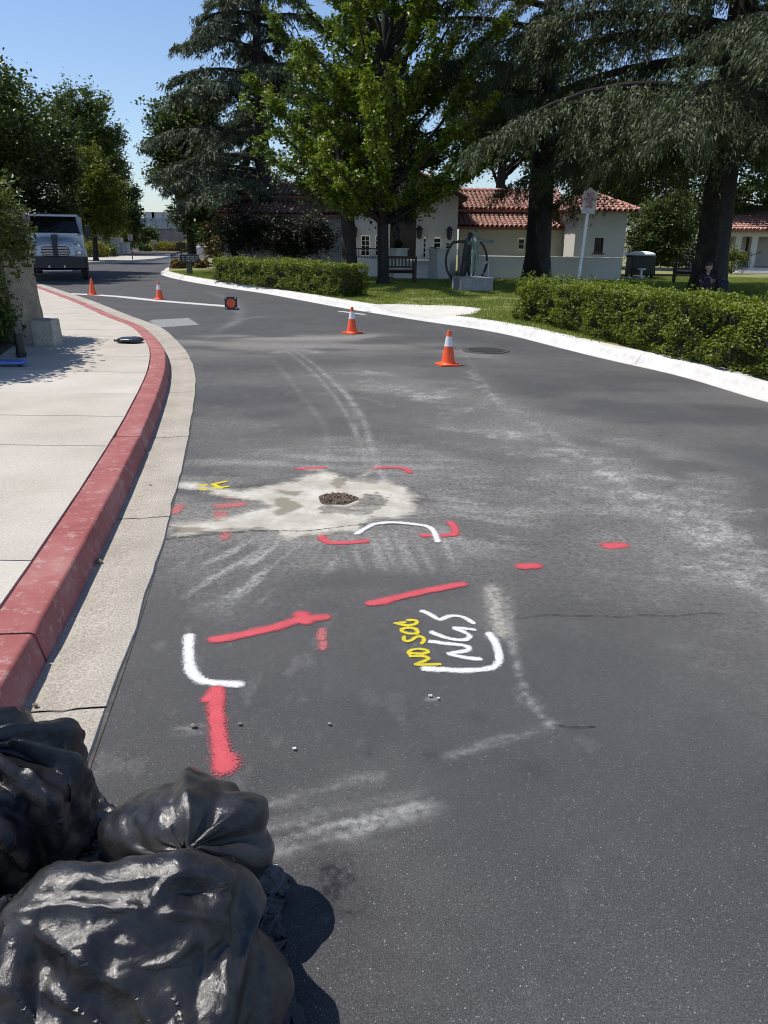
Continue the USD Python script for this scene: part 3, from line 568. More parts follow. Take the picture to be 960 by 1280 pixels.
# sidewalk slabs
walk = structx('sidewalk')
inner = left_off(gw + .228)
keep = np.r_[True, np.maximum.accumulate(inner[:, 1])[1:] > np.maximum.accumulate(inner[:, 1])[:-1]]
ix = lambda y: np.interp(y, inner[keep, 1], inner[keep, 0])
jy = [-3, -1.0, .2, 1.3, 2.35, ground(20, 700, .15)[1], ground(60, 614, .15)[1], ground(60, 556, .15)[1], ground(60, 519, .15)[1], ground(60, 490, .15)[1]]
while jy[-1] < 34: jy.append(jy[-1] + (1.25 if jy[-1] < 13 else 1.55))
def left_limit(y): return np.interp(y, [-3, 6, 8.6, 11, 12, 13, 30, 36], [-9, -7, -7.2, -6.5, -7.2, -8, -14, -15])
bedrows = []
for k, (a, b) in enumerate(zip(jy[:-1], jy[1:])):
    yy = np.linspace(a + .004, b - .004, 7)
    ff = np.linspace(0, 1, 5)
    xl, xr = left_limit(yy), ix(yy) - .004
    z = drop(yy) + .0012 * (k % 3 - 1)
    top = np.stack([np.stack([xl + (xr - xl) * t, yy + .0 * t, z], 1) for t in ff], 1)
    rim = lambda A, dx, dy: A + np.array([dx, dy, 0]) - np.array([0, 0, .004])
    n = top.shape[0]
    grid = np.empty((n + 2, 7, 3)); grid[1:-1, 1:-1] = top; grid[0, 1:-1] = top[0] - (0, 0, .03); grid[-1, 1:-1] = top[-1] - (0, 0, .03)
    grid[:, 0] = grid[:, 1] - (0, 0, .03); grid[:, -1] = grid[:, -2] - (0, 0, .03)
    grid[1, 1:-1, 2] -= .003; grid[-2, 1:-1, 2] -= .003
    part(walk, 'slab', upward(sheet(grid)), M['sidewalk_b' if k in (2, 4, 9) else 'sidewalk'])
yy = np.linspace(-3, 34, 90)
struct('sidewalk_bed', upward(sheet([np.column_stack([left_limit(yy) - 6, yy, drop(yy) - .02]), np.column_stack([ix(yy) + .02, yy, drop(yy) - .02])])), M['joint'])

# ------------------------------------------------------------------ right side: white kerb, curb ramp, lawn
R_px = [(960, 500), (860, 470), (770, 450), (700, 433), (640, 418), (590, 409), (540, 402), (490, 394), (440, 386), (385, 376), (330, 366), (295, 361), (260, 355.5), (232, 350.5), (214, 346.5)]
RW = gpts(R_px)
nose = gpts([(203.5, 342.5), (206, 338.5), (216, 335), (228, 331.5), (246, 327)])
RW = np.vstack([[6.0, 2.0], [5.6, 4.6], RW, nose, nose[-1] + (9, 20), nose[-1] + (40, 30)])
K = smooth_line(RW, .25, 7)
Nk = normals2(K)
if (K + Nk)[20, 0] < K[20, 0]: Nk = -Nk
ramp_a, ramp_b = ground(474, 392)[:2], ground(536, 402)[:2]
karc = np.r_[0, np.cumsum(np.linalg.norm(np.diff(K, axis=0), axis=1))]
sa, sb = karc[np.argmin(np.linalg.norm(K - ramp_a, axis=1))], karc[np.argmin(np.linalg.norm(K - ramp_b, axis=1))]
sa, sb = min(sa, sb), max(sa, sb)
kh = .145 * (1 - .86 * sstep(sa - .5, sa + .1, karc) * sstep(sb + .5, sb - .1, karc))
wk = structx('white_kerb')
kc = list(np.arange(0, sa, 3.05)) + [sa - .25, sb + .25] + list(np.arange(sb + 3.3, karc[-1], 3.05)) + [karc[-1]]
kc = sorted(kc); kc = [c for n_, c in enumerate(kc) if n_ == 0 or c - kc[n_ - 1] > .4]
for a, b in zip(kc[:-1], kc[1:]):
    i = np.where((karc >= a) & (karc <= b + .26))[0]
    if len(i) < 2: continue
    H = kh[i]; ww = (.004 * (nz(K[i, 0], K[i, 1], 2, 83) - .5))[:, None]
    prof = [(-.09, 0, -.01), (-.085, 0, .003), (.0, 0, .006), (.012, .08, .004), (.06, .62, 0), (.085, .82, 0), (.11, .94, 0), (.14, 1, 0), (.285, 1.0, .002), (.296, .9, 0), (.30, .4, -.03)]
    rows = [row(K[i] + Nk[i] * (d + ww), H * h + c) for d, h, c in prof]
    R_ = np.array(rows).transpose(1, 0, 2)
    t0, t1 = R_[0:1].copy(), R_[-1:].copy(); t0[0, :, 2] -= .03; t1[0, :, 2] -= .03
    R_[0, :, :2] += (R_[1, :, :2] - R_[0, :, :2]) * .02; R_[-1, :, :2] -= (R_[-1, :, :2] - R_[-2, :, :2]) * .02
    part(wk, 'kerb_length', upward(sheet(np.vstack([t0, R_, t1]))), M['white_kerb'], smooth=50)
pad = [ground(u, v, z)[:2] for u, v, z in ((478, 391.5, .06), (452, 383.5, .15), (470, 381.5, .15), (508, 381, .15), (573, 392, .15), (545, 399, .12), (537, 398.5, .08))]
ri = np.where((karc > sa - .75) & (karc < sb + .75))[0]
rdepth = np.interp(karc[ri], [sa - .75, sa - .2, sa + .6, sb - .6, sb + .2, sb + .75], [.04, .9, 1.6, 1.5, .6, .04])[:, None]
q0 = np.column_stack([K[ri] + Nk[ri] * .28, np.minimum(kh[ri], .15) + .004]); q1 = np.column_stack([K[ri] + Nk[ri] * (.28 + rdepth), np.full(len(ri), .150)]); q2 = np.column_stack([K[ri] + Nk[ri] * (.31 + rdepth), np.full(len(ri), .10)])
struct('ramp_pad', upward(sheet([q0, q1, q2])), M['ramp_concrete'])
pad = [tuple(a) for a in q0[:, :2]] + [tuple(a) for a in q1[::-1, :2]]
LK = K + Nk * .295
lawn_poly = sg.Polygon([(12, -2)] + [tuple(p) for p in LK[2:-3]] + [(60, 85), (80, 60), (80, -2)]).buffer(0)
lawn_poly = lawn_poly.difference(sg.Polygon(pad).buffer(-.02)).buffer(0)
lawn_poly = max(getattr(lawn_poly, 'geoms', [lawn_poly]), key=lambda g_: g_.area)
struct('lawn', flat(lawn_poly, .138), M['lawn'])
struct('ground', flat(sg.Point(0, 0).buffer(1500, 32), -.05), M['far_ground'])
# bed soil on the left behind the sidewalk
yy = np.linspace(4.5, 22, 50); xe = np.interp(yy, [4.5, 7.2, 8.6, 9.5, 10.4, 11.6, 12.2, 13.2, 22], [-7.4, -6.0, -4.95, -4.82, -5.05, -5.42, -6.4, -9, -16]) + .05 * (nz(yy, yy * 0, 2.5, 95) - .5)
struct('planting_bed', upward(sheet([np.column_stack([xe * 0 - 30, yy, drop(yy) + .03]), np.column_stack([xe - .08, yy, drop(yy) + .028]), np.column_stack([xe, yy, drop(yy) - .01])])), M['soil'])

# grass: tufts all over the part of the lawn in view
def tuft(seed, n=26, h=.05):
    r = np.random.RandomState(seed); v, f = [], []
    for k in range(n):
        x, y = r.normal(0, .07, 2); a = r.rand() * 6.283; hh = h * r.uniform(.5, 1.3); w = .004 * r.uniform(.7, 1.5); lx, ly = r.normal(0, .35, 2) * hh
        i = len(v); v += [(x - w * math.cos(a), y - w * math.sin(a), 0), (x + w * math.cos(a), y + w * math.sin(a), 0), (x + lx, y + ly, hh)]; f.append((i, i + 1, i + 2))
    return trimesh.Trimesh(v, f, process=False)
rs = np.random.RandomState(3)
cand = np.stack([rs.uniform(-12, 19, 60000), rs.uniform(11, 36, 60000)], 1)
import shapely
ok = shapely.contains_xy(lawn_poly.buffer(-.03), cand[:, 0], cand[:, 1]) & ~shapely.contains_xy(sg.Polygon(pad).buffer(.02), cand[:, 0], cand[:, 1])
cand = cand[ok]
dens = nz(cand[:, 0], cand[:, 1], .9, 91); cand = cand[rs.rand(len(cand)) < .25 + .9 * sstep(.3, .6, dens)]
pi = UsdGeom.PointInstancer.Define(stage, '/World/grass')
prot = []
for k in range(4):
    pth = f'/World/grass/tuft_{k:03d}' if k else '/World/grass/tuft'
    raw(pth, tuft(k + 10), M['grass']); prot.append(pth)
pi.CreatePrototypesRel().SetTargets([Sdf.Path(p) for p in prot])
pi.CreateProtoIndicesAttr(Vt.IntArray.FromNumpy(rs.randint(0, 4, len(cand)).astype(np.int32)))
pi.CreatePositionsAttr(Vt.Vec3fArray.FromNumpy(np.column_stack([cand, np.full(len(cand), .138)]).astype(np.float32)))
an = rs.rand(len(cand)) * np.pi
pi.CreateOrientationsAttr(Vt.QuathArray([Gf.Quath(float(math.cos(t)), 0, 0, float(math.sin(t))) for t in an]))
sc_ = rs.uniform(.7, 1.3, len(cand)); pi.CreateScalesAttr(Vt.Vec3fArray.FromNumpy(np.stack([sc_ * 1.3, sc_ * 1.3, sc_], 1).astype(np.float32)))
setdata(pi.GetPrim(), 'short mown grass of the lawn with dry patches', 'grass', None, 'stuff')
# ------------------------------------------------------------------ foliage builders
def leaves(C, size, rs, up=.35, aspect=.62, spread=1.0, jit=.35, droop=None):
    """One folded kite of two triangles at each point of C."""
    n = len(C)
    a = rs.normal(size=(n, 3)); a[:, 2] *= .6
    if droop is not None: a = a * .6 + droop
    a /= np.linalg.norm(a, axis=1, keepdims=True)
    nn = rs.normal(size=(n, 3)) * spread + [0, 0, up * 2]
    b = np.cross(nn, a); b /= np.linalg.norm(b, axis=1, keepdims=True) + 1e-9
    c = np.cross(a, b)
    L = size * rs.uniform(1 - jit, 1 + jit, (n, 1)); w = L * aspect * .5
    tip, base = C + a * L * .5, C - a * L * .5
    l, r = C + b * w + c * w * .35, C - b * w + c * w * .35
    v = np.stack([base, r, tip, l], 1).reshape(-1, 3)
    i = np.arange(n)[:, None] * 4
    f = np.stack([i + [0, 1, 2], i + [0, 2, 3]], 1).reshape(-1, 3)
    return trimesh.Trimesh(v, f, process=False)
def limb(p, q, r0, r1, rs, sag=0.0, k=6, wob=.05, n=6):
    t = np.linspace(0, 1, k)[:, None]; p, q = np.array(p, float), np.array(q, float); L = np.linalg.norm(q - p)
    pts = p + (q - p) * t; pts[:, 2] += sag * L * np.sin(t[:, 0] * np.pi); pts[1:-1] += rs.normal(0, wob * L * .3, (k - 2, 3))
    return tube(pts, np.linspace(r0, r1, k), n)
def broadleaf(name, label, base, height, lumps, mleaf, nclump=150, per=130, lsize=.13, cr=.42, trunk=.22, mbark='bark', seed=0, fork=.35, group=None, lean=(0, 0), vert=.75, shell=.45, cat='tree', nlimb=22, ntw=9, tight=1.0):
    """lumps: (dx, dy, z, rx, ry, rz) ellipsoids relative to the base; the crown is leaf sprays at limb ends with gaps between."""
    rs = np.random.RandomState(seed); base = np.array(base, float)
    T = thing(name, label, cat, base, 0, group)
    w = np.array([l[3] * l[4] + l[3] * l[5] for l in lumps]) ; w = w / w.sum()
    pick = rs.choice(len(lumps), nclump, p=w); Lm = np.array(lumps, float)[pick]
    d = rs.normal(size=(nclump, 3)); d /= np.linalg.norm(d, axis=1, keepdims=True)
    r = rs.uniform(shell ** 2, 1, (nclump, 1)) ** .5
    C = base + Lm[:, :3] + d * r * Lm[:, 3:6]
    sc = rs.uniform(.6, 1.35, (nclump, 1))
    # each spray: leaves strung along short twigs, so its edge is feathery
    tw = rs.normal(size=(nclump, ntw, 3)); tw[..., 2] *= vert; tw /= np.linalg.norm(tw, axis=2, keepdims=True)
    k = per // ntw
    t = rs.uniform(.05, 1.25, (nclump, ntw, k, 1))
    Pn = C[:, None, None] + tw[:, :, None] * t * cr * sc[:, None, None] + rs.normal(0, .085 * tight * cr / .42, (nclump, ntw, k, 3))
    Pn = Pn.reshape(-1, 3); Pn = Pn[Pn[:, 2] > base[2] + .4]
    part(T, 'crown', leaves(Pn, lsize, rs, up=1.0, spread=.8), M[mleaf], kind='stuff')
    top = base + [lean[0], lean[1], height * .82]
    fk = base + (top - base) * fork
    tp = np.array([base - (0, 0, .1), base + (0, 0, .25), base + (top - base) * fork * .6, fk, base + (top - base) * .7, top]); tp[2:5, :2] += rs.normal(0, .06, (3, 2))
    ms = [tube(tp, trunk * np.array([1.45, 1.05, .9, .82, .45, .08]), 10)]
    for j in rs.choice(nclump, min(nlimb, nclump), replace=False):
        s0 = rs.uniform(fork * .9, .75); p = base + (top - base) * s0
        ms.append(limb(p, C[j], trunk * .42 * (1.1 - s0), .015, rs, .06, 6, .10, 5))
        for m_ in range(2):
            near_ = C[np.argsort(np.linalg.norm(C - C[j], axis=1))[1 + m_ * 2]]
            ms.append(limb(p + (C[j] - p) * .55, near_, .03, .010, rs, .05, 4, .1, 4))
    part(T, 'trunk', ms, M[mbark], smooth=True)
    return T
def plume_tree(name, label, base, height, prof, mleaf, nb, seed, lsize=.13, trunk=.2, mbark='bark', dens=1.0, z0=2.4):
    """A tree of long rising boughs, each a feathery plume of leaves with gaps between; prof: (height, reach) pairs."""
    rs = np.random.RandomState(seed); base = np.array(base, float); T = thing(name, label, 'tree', base); pz, pr = np.array(prof, float).T
    tz = np.array([-.1, .25, height * .3, height * .6, height * .97]); tp = np.column_stack([base[0] + rs.normal(0, .06, 5) * (tz > 1), base[1] + rs.normal(0, .06, 5) * (tz > 1), base[2] + tz])
    ms = [tube(tp, trunk * np.array([1.5, 1.05, .85, .5, .05]), 10)]; Pl = []
    for i in range(nb):
        z = z0 + (height - z0) * ((i + rs.rand()) / nb) ** 1.1; R = np.interp(z, pz, pr) * rs.uniform(.5, 1.12); a = i * 2.399 + rs.normal(0, .35)
        el = math.radians(rs.uniform(12, 38) + 26 * (z / height)); d_ = np.array([math.cos(a) * math.cos(el), math.sin(a) * math.cos(el), math.sin(el)]); L = R / math.cos(el)
        t = np.linspace(0, 1, 7); st = base + [0, 0, max(z - L * math.sin(el) * .6, 1.9)]; pts = st + d_ * (t * L)[:, None]; pts[:, 2] += L * .10 * (t - .5) * t * 2 - (.12 * L * t ** 2 if z < height * .35 else 0); pts[1:] += rs.normal(0, .05, (6, 3))
        ms.append(tube(pts, np.linspace(.03 + .012 * L, .008, 7), 5))
        ntw = max(3, int(L * 3.6)); tt = rs.uniform(.22, 1, ntw)
        for s_ in tt:
            o = np.array([np.interp(s_, t, pts[:, c]) for c in range(3)]); w = d_ * .8 + rs.normal(0, .55, 3); w[2] += .15; w /= np.linalg.norm(w); tl = rs.uniform(.3, .8) * (1.15 - .4 * s_)
            n_ = int(70 * dens * tl / .5); q = rs.uniform(0, 1, (n_, 1)); Pl.append(o + w * q * tl + rs.normal(0, .085, (n_, 3)))
    part(T, 'crown', leaves(np.vstack(Pl), lsize, rs, up=.9, spread=.8), M[mleaf], kind='stuff'); part(T, 'trunk', ms, M[mbark], smooth=True)
    return T
def cedar(name, label, base, height, mleaf, seed, reach=8.0, trunk=.55, z0=3.0, nl=60, az=None, sag=.18, density=1.0, spk=.20, group=None, curtain=1.0, zmax_dense=99, hang=.55, skip=None):
    """A weeping conifer: limbs in layers from the trunk, side branches that droop, hanging needle sprays."""
    rs = np.random.RandomState(seed); base = np.array(base, float)
    T = thing(name, label, 'tree', base, 0, group)
    tz = np.array([-.1, .25, 1.0, height * .3, height * .6, height * .95])
    tp = np.column_stack([base[0] + rs.normal(0, .05, 6) * (tz > 1), base[1] + rs.normal(0, .05, 6) * (tz > 1), base[2] + tz])
    ms = [tube(tp, trunk * np.array([1.6, 1.22, 1.0, .8, .45, .06]), 14)]
    allP, allD = [], []
    for i in range(nl):
        u = (i + rs.rand() * .8) / nl; z = z0 + (height * .97 - z0) * u ** 1.5
        a = rs.uniform(0, 2 * np.pi) if az is None else rs.uniform(*az)
        R = reach * (1 - (z / height) ** 1.6) ** .9 * rs.uniform(.65, 1.08) * (1.0 if z > z0 + .8 else .85)
        if R < .5 or (skip is not None and skip(z, a)): continue
        dr = np.array([math.cos(a), math.sin(a), 0]); k = 9; t = np.linspace(0, 1, k)
        rise = rs.uniform(.02, .18) + .18 * u
        pts = base + [0, 0, z] + dr * (t * R)[:, None]
        pts[:, 2] += R * (rise * t - (sag + .10 * rs.rand()) * t ** 2.6)
        side = np.array([-dr[1], dr[0], 0]); pts += side * (rs.normal(0, .10) * R * t ** 2)[:, None]
        ms.append(tube(pts, np.linspace(.04 + .018 * R, .012, k), 6))
        dens = density * (1.0 if z < zmax_dense else .35)
        nb = int(R * 9.5 * dens)
        tb = rs.uniform(.18, 1.0, nb)
        org = np.stack([np.interp(tb, t, pts[:, c]) for c in range(3)], 1)
        sgn = np.where(rs.rand(nb) < .5, -1, 1)[:, None]
        bl = (R * .30 * (1.15 - tb) + .45) * rs.uniform(.5, 1.15, nb)
        bd = side * sgn * rs.uniform(.35, 1, (nb, 1)) + dr * rs.uniform(.2, 1.0, (nb, 1)); bd /= np.linalg.norm(bd, axis=1, keepdims=True)
        ns = int(40 * .2 / spk) if spk < .2 else 40
        s = rs.uniform(.05, 1, (nb, ns, 1))
        P = org[:, None] + bd[:, None] * s * bl[:, None, None]
        P[..., 2] -= (hang * curtain * rs.uniform(.4, 1.3, (nb, 1)) * (s[..., 0] ** 1.7) * bl[:, None])
        P[..., 2] -= rs.uniform(0, .30, (nb, ns)) ** 1.5 * curtain * rs.uniform(.2, 1.6, (nb, 1))
        P += rs.normal(0, .05, P.shape)
        D = bd[:, None] * .6 + np.array([0, 0, -1.0]) * (.25 + .9 * curtain * s) + rs.normal(0, .38, P.shape)
        allP.append(P.reshape(-1, 3)); allD.append(D.reshape(-1, 3))
    P = np.vstack(allP); D = np.vstack(allD); keep = P[:, 2] > base[2] + 1.9
    P, D = P[keep], D[keep]
    D /= np.linalg.norm(D, axis=1, keepdims=True); n = len(P)
    b = np.cross(D, rs.normal(size=(n, 3))); b /= np.linalg.norm(b, axis=1, keepdims=True)
    L = spk * rs.uniform(.5, 1.3, (n, 1)); w = .0235 * rs.uniform(.7, 1.5, (n, 1)) * (spk / .2)
    v = np.stack([P - b * w, P + b * w, P + D * L], 1).reshape(-1, 3)
    part(T, 'crown', trimesh.Trimesh(v, np.arange(3 * n).reshape(-1, 3), process=False), M[mleaf], kind='stuff')
    part(T, 'trunk', ms, M['bark'], smooth=True)
    return T
def hedge(name, label, front, depth, h, seed, n, mleaf='hedge', lsize=.05, z=.15, inward=1):
    """A clipped hedge along the line front (its foot nearest the road); leaves over a shaped body and a dark inside."""
    rs = np.random.RandomState(seed); F_ = smooth_line(np.asarray(front, float), .2, 5); Nn = normals2(F_) * inward
    arc_ = np.r_[0, np.cumsum(np.linalg.norm(np.diff(F_, axis=0), axis=1))]; Ltot = arc_[-1]
    T = thing(name, label, 'hedge', (F_[:, 0].mean(), F_[:, 1].mean(), z))
    def pt(s, d, zz):
        x = np.interp(s, arc_, F_[:, 0]) + np.interp(s, arc_, Nn[:, 0]) * d; y = np.interp(s, arc_, F_[:, 1]) + np.interp(s, arc_, Nn[:, 1]) * d
        return np.stack([x, y, z + zz], 1)
    per = [(1, depth), (0, h)]
    w = np.array([Ltot * depth, Ltot * h, Ltot * h, depth * h * 1.2, depth * h * 1.2]); w /= w.sum()
    face = rs.choice(5, n, p=w); a, b = rs.rand(n), rs.rand(n); s = a * Ltot
    hs = h * (1 + .10 * (nz(s, s * 0, .8, seed) - .5) * 2)
    d = np.where(face == 0, b * depth, np.where(face == 1, 0, np.where(face == 2, depth, b * depth)))
    zz = np.where(face == 0, hs, b * hs)
    s = np.where(face == 3, 0, np.where(face == 4, Ltot, s)); zz = np.where(face >= 3, a * hs, zz)
    # rounded shoulders, bulges and an inset depth
    bul = (meshkit.fbm(np.stack([s * 2.2, d * 2.2 + 7, zz * 2.2], -1), 3, seed) - .5) * .22
    hol = sstep(.52, .70, meshkit.fbm(np.stack([s * 4.2, d * 4.2 + 3, zz * 5], -1), 3, seed + 9)); dep = rs.exponential(.035, n) - .03 + .16 * hol * (face != 0)
    out = bul - dep
    d = d + np.where(face == 1, -out, np.where(face == 2, out, 0)); s = s + np.where(face == 3, -out, np.where(face == 4, out, 0)); zz = zz + np.where(face == 0, out, 0)
    sh = .10
    ed = np.minimum(d, depth - d); zz = zz - np.where(face == 0, .10 * np.exp(-np.clip(ed, 0, 1) / sh), 0)
    under = (face == 1) & (zz < .16); d = d + np.where(under, (.16 - zz) * .6, 0)
    P = pt(s, d, np.maximum(zz, .02))
    # young shoots that stand up from the top
    m = int(n * .03); s2 = rs.rand(m // 12) * Ltot; d2 = rs.rand(m // 12) * depth
    sh_ = pt(np.repeat(s2, 12), np.repeat(d2, 12), h * 1.0 + np.tile(np.linspace(-.02, .11, 12), m // 12) * np.repeat(rs.uniform(.3, 1.3, m // 12), 12)) + rs.normal(0, .018, (m // 12 * 12, 3))
    part(T, 'foliage', leaves(np.vstack([P, sh_]), lsize, rs, up=1.3, aspect=.6, spread=.75), M[mleaf], kind='stuff')
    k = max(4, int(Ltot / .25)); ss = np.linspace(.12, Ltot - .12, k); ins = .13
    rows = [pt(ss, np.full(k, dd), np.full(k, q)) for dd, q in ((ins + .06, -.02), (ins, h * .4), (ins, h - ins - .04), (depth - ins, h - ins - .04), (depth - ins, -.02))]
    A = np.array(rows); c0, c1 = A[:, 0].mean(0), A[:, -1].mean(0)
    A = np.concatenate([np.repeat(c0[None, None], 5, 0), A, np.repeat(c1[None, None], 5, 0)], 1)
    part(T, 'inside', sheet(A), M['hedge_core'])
    return T
def bush(name, label, centre, radii, mleaf, seed, n=4000, lsize=.09, cat='shrub', group=None, core=True, cr=.28):
    rs = np.random.RandomState(seed); c = np.array(centre, float); rr = np.array(radii, float)
    T = thing(name, label, cat, (c[0], c[1], c[2] - rr[2]), 0, group)
    q = max(8, int(n / 60)); d = rs.normal(size=(q, 3)); d /= np.linalg.norm(d, axis=1, keepdims=True)
    C = c + d * rr * rs.uniform(.55, 1, (q, 1)) * (.85 + .35 * meshkit.noise(d * 2.2 + seed, seed)[:, None])
    P = (C[:, None] + rs.normal(0, 1, (q, 60, 3)) * cr * .6 * np.minimum(1, rr.min() / .6)).reshape(-1, 3); P = P[P[:, 2] > c[2] - rr[2] + .01]
    part(T, 'foliage', leaves(P, lsize, rs, up=.4), M[mleaf], kind='stuff')
    st = [limb((c[0] + rs.normal(0, .06), c[1] + rs.normal(0, .06), c[2] - rr[2] - .03), C[j], .025, .006, rs, .05, 4, .06, 5) for j in rs.choice(q, min(8, q), replace=False)]
    part(T, 'stems', st, M['bark'])
    return T

# ------------------------------------------------------------------ plastic bags: a cloth that settles on the litter inside it
def cloth_bag(lumps, centre, radius, tall, nu, nv, seed, neck, steps=60, iters=5, slack=1.15, tie=.045, frill=.12, walls=(), cartons=()):
    """lumps: (x, y, z, r) of what is inside; the film is a grid round a tube, its foot on the ground and its mouth gathered at neck."""
    rs = np.random.RandomState(seed); c = np.array(centre, float)
    th = np.arange(nu) / nu * 2 * np.pi; lv = np.linspace(0, 1, nv)
    prof_r = radius * np.interp(lv, [0, .06, .16, .6, .80, .92, 1.0], [.25, .85, 1.05, 1.08, .75, .25, .45]); prof_z = np.interp(lv, [0, .06, .75, .90, 1.0], [.004, .006, tall * 1.0, tall * 1.12, tall * 1.12 + frill])
    X = np.stack([c[0] + prof_r[:, None] * np.cos(th), c[1] + prof_r[:, None] * np.sin(th), np.repeat(prof_z[:, None], nu, 1)], -1)
    rest_r = radius * slack * np.interp(lv, [0, .05, .14, .8, 1.0], [.30, .95, 1.1, 1.12, 1.05])
    lh = (2 * np.pi * rest_r / nu)[:, None]
    Ltot = radius * .8 + tall * 1.2 * slack + frill; lvv = Ltot / (nv - 1)
    X += rs.normal(0, .004, X.shape)
    nzf = meshkit.fbm(np.stack([np.cos(th)[None] * 2.0 + 0 * lv[:, None], np.sin(th)[None] * 2.0 + 0 * lv[:, None], lv[:, None] * 5 + 0 * th[None]], -1), 3, seed)
    X += (X - c * [1, 1, 0] - [0, 0, .0]) * [1, 1, 0] * ((nzf - .5) * .5)[..., None]
    V = np.zeros_like(X)
    tie_row = int(nv * .90); neck = np.array(neck, float)
    lumps = np.array(lumps, float)
    def proj(A, B, L, k):
        d = B - A; l = np.linalg.norm(d, axis=-1, keepdims=True) + 1e-9
        s = k * .5 * (l - L) / l
        s = np.where(l > L, s, s * .55)
        return d * s
    dt = 1 / 60.
    tx, ty = np.cos(th) * tie, np.sin(th) * tie * .7
    for st in range(steps):
        f = min(1.0, st / (steps * .45))
        V *= .96; V[..., 2] -= 9.8 * dt * .6
        if st > steps * .2:
            V[..., :2] -= (X[..., :2] - c[:2]) * .5 * dt * 6 * .35
        Xp = X.copy(); X = X + V * dt
        for it in range(iters):
            for o in (0, 1):
                A, B = X[:, o::2], np.roll(X, -1, 1)[:, o::2]
                m = min(A.shape[1], B.shape[1]); c_ = proj(A[:, :m], B[:, :m], lh[:, :, None] if lh.ndim == 2 else lh, 1.0)
                X[:, o::2][:, :m] += c_
                idx = (np.arange(o, nu, 2) + 1) % nu; X[:, idx] -= c_
                A, B = X[o:-1:2], X[o + 1::2]; m = min(len(A), len(B)); c_ = proj(A[:m], B[:m], lvv, 1.0); A[:m] += c_; B[:m] -= c_
            Xr = np.roll(X, -1, 1); dg = np.sqrt(lh[:-1] ** 2 + lvv ** 2)[:, :, None]
            c_ = proj(X[:-1], Xr[1:], dg, .35); X[:-1] += c_; X[1:] -= np.roll(c_, 1, 1)
            c_ = proj(Xr[:-1], X[1:], dg, .35); X[:-1] += np.roll(c_, 1, 1); X[1:] -= c_
            # a little stiffness keeps the folds broad
            Xr2 = np.roll(X, -2, 1); c_ = proj(X, Xr2, 2 * lh[:, :, None], .10); X += c_; X -= np.roll(c_, 2, 1)
            c_ = proj(X[:-2], X[2:], 2 * lvv, .10); X[:-2] += c_; X[2:] -= c_
            # mouth gathered
            tgt = np.stack([neck[0] + tx, neck[1] + ty, np.full(nu, neck[2])], 1)
            cur = X[tie_row]; X[tie_row] = cur + (tgt - cur) * (f * .6)
            for (lx, ly, lz, lr) in lumps:
                d = X - [lx, ly, lz]; l = np.linalg.norm(d, axis=-1, keepdims=True); X = np.where(l < lr, [lx, ly, lz] + d / (l + 1e-9) * lr, X)
            for (cx_, cy_, cz_, hx, hy, hz, yaw, tilt, roll) in cartons:
                Rm = (trimesh.transformations.rotation_matrix(yaw, (0, 0, 1)) @ trimesh.transformations.rotation_matrix(roll, (0, 1, 0)) @ trimesh.transformations.rotation_matrix(tilt, (1, 0, 0)))[:3, :3]
                L_ = (X - [cx_, cy_, cz_]) @ Rm; h_ = np.array([hx, hy, hz]); pen = h_ - np.abs(L_); ins = (pen > 0).all(-1); ax = pen.argmin(-1)
                if ins.any():
                    push = np.zeros_like(L_); ii = np.where(ins); kk = ax[ii]; push[ii[0], ii[1], kk] = np.sign(L_[ii[0], ii[1], kk]) * pen[ii[0], ii[1], kk]; X = X + push @ Rm.T
            X[..., 2] = np.maximum(X[..., 2], .004)
            for (wx, wy, nx_, ny_) in walls:
                dd = (X[..., 0] - wx) * nx_ + (X[..., 1] - wy) * ny_; pen = np.minimum(dd, 0)[..., None]; X = X - pen * np.array([nx_, ny_, 0])
        V = (X - Xp) / dt
        sp = np.linalg.norm(V, axis=-1, keepdims=True); V = np.where(sp > 2.5, V / sp * 2.5, V)
    i = np.arange(nu * nv).reshape(nv, nu); j = np.roll(i, -1, 1)
    q = np.stack([i[:-1], j[:-1], j[1:], i[1:]], -1).reshape(-1, 4)
    return X.reshape(-1, 3), q
def smooth_quads(X, q, lam=.35, rounds=2):
    from collections import defaultdict
    import scipy.sparse as sp
    e = np.vstack([q[:, [0, 1]], q[:, [1, 2]], q[:, [2, 3]], q[:, [3, 0]]]); e = np.vstack([e, e[:, ::-1]])
    A = sp.coo_matrix((np.ones(len(e)), (e[:, 0], e[:, 1])), (len(X), len(X))).tocsr(); A.data[:] = 1
    dg = np.asarray(A.sum(1)).ravel()
    for _ in range(rounds): X = X + lam * (A @ X / dg[:, None] - X)
    return X
def quad_mesh(parent, name, X, q, mname, smooth=True, subd=True):
    us, inv = np.unique(q, return_inverse=True); q = inv.reshape(-1, 4)
    return part(parent, name, trimesh.Trimesh(X[us], np.vstack([q[:, [0, 1, 2]], q[:, [0, 2, 3]]]), process=False), M[mname], smooth=32)
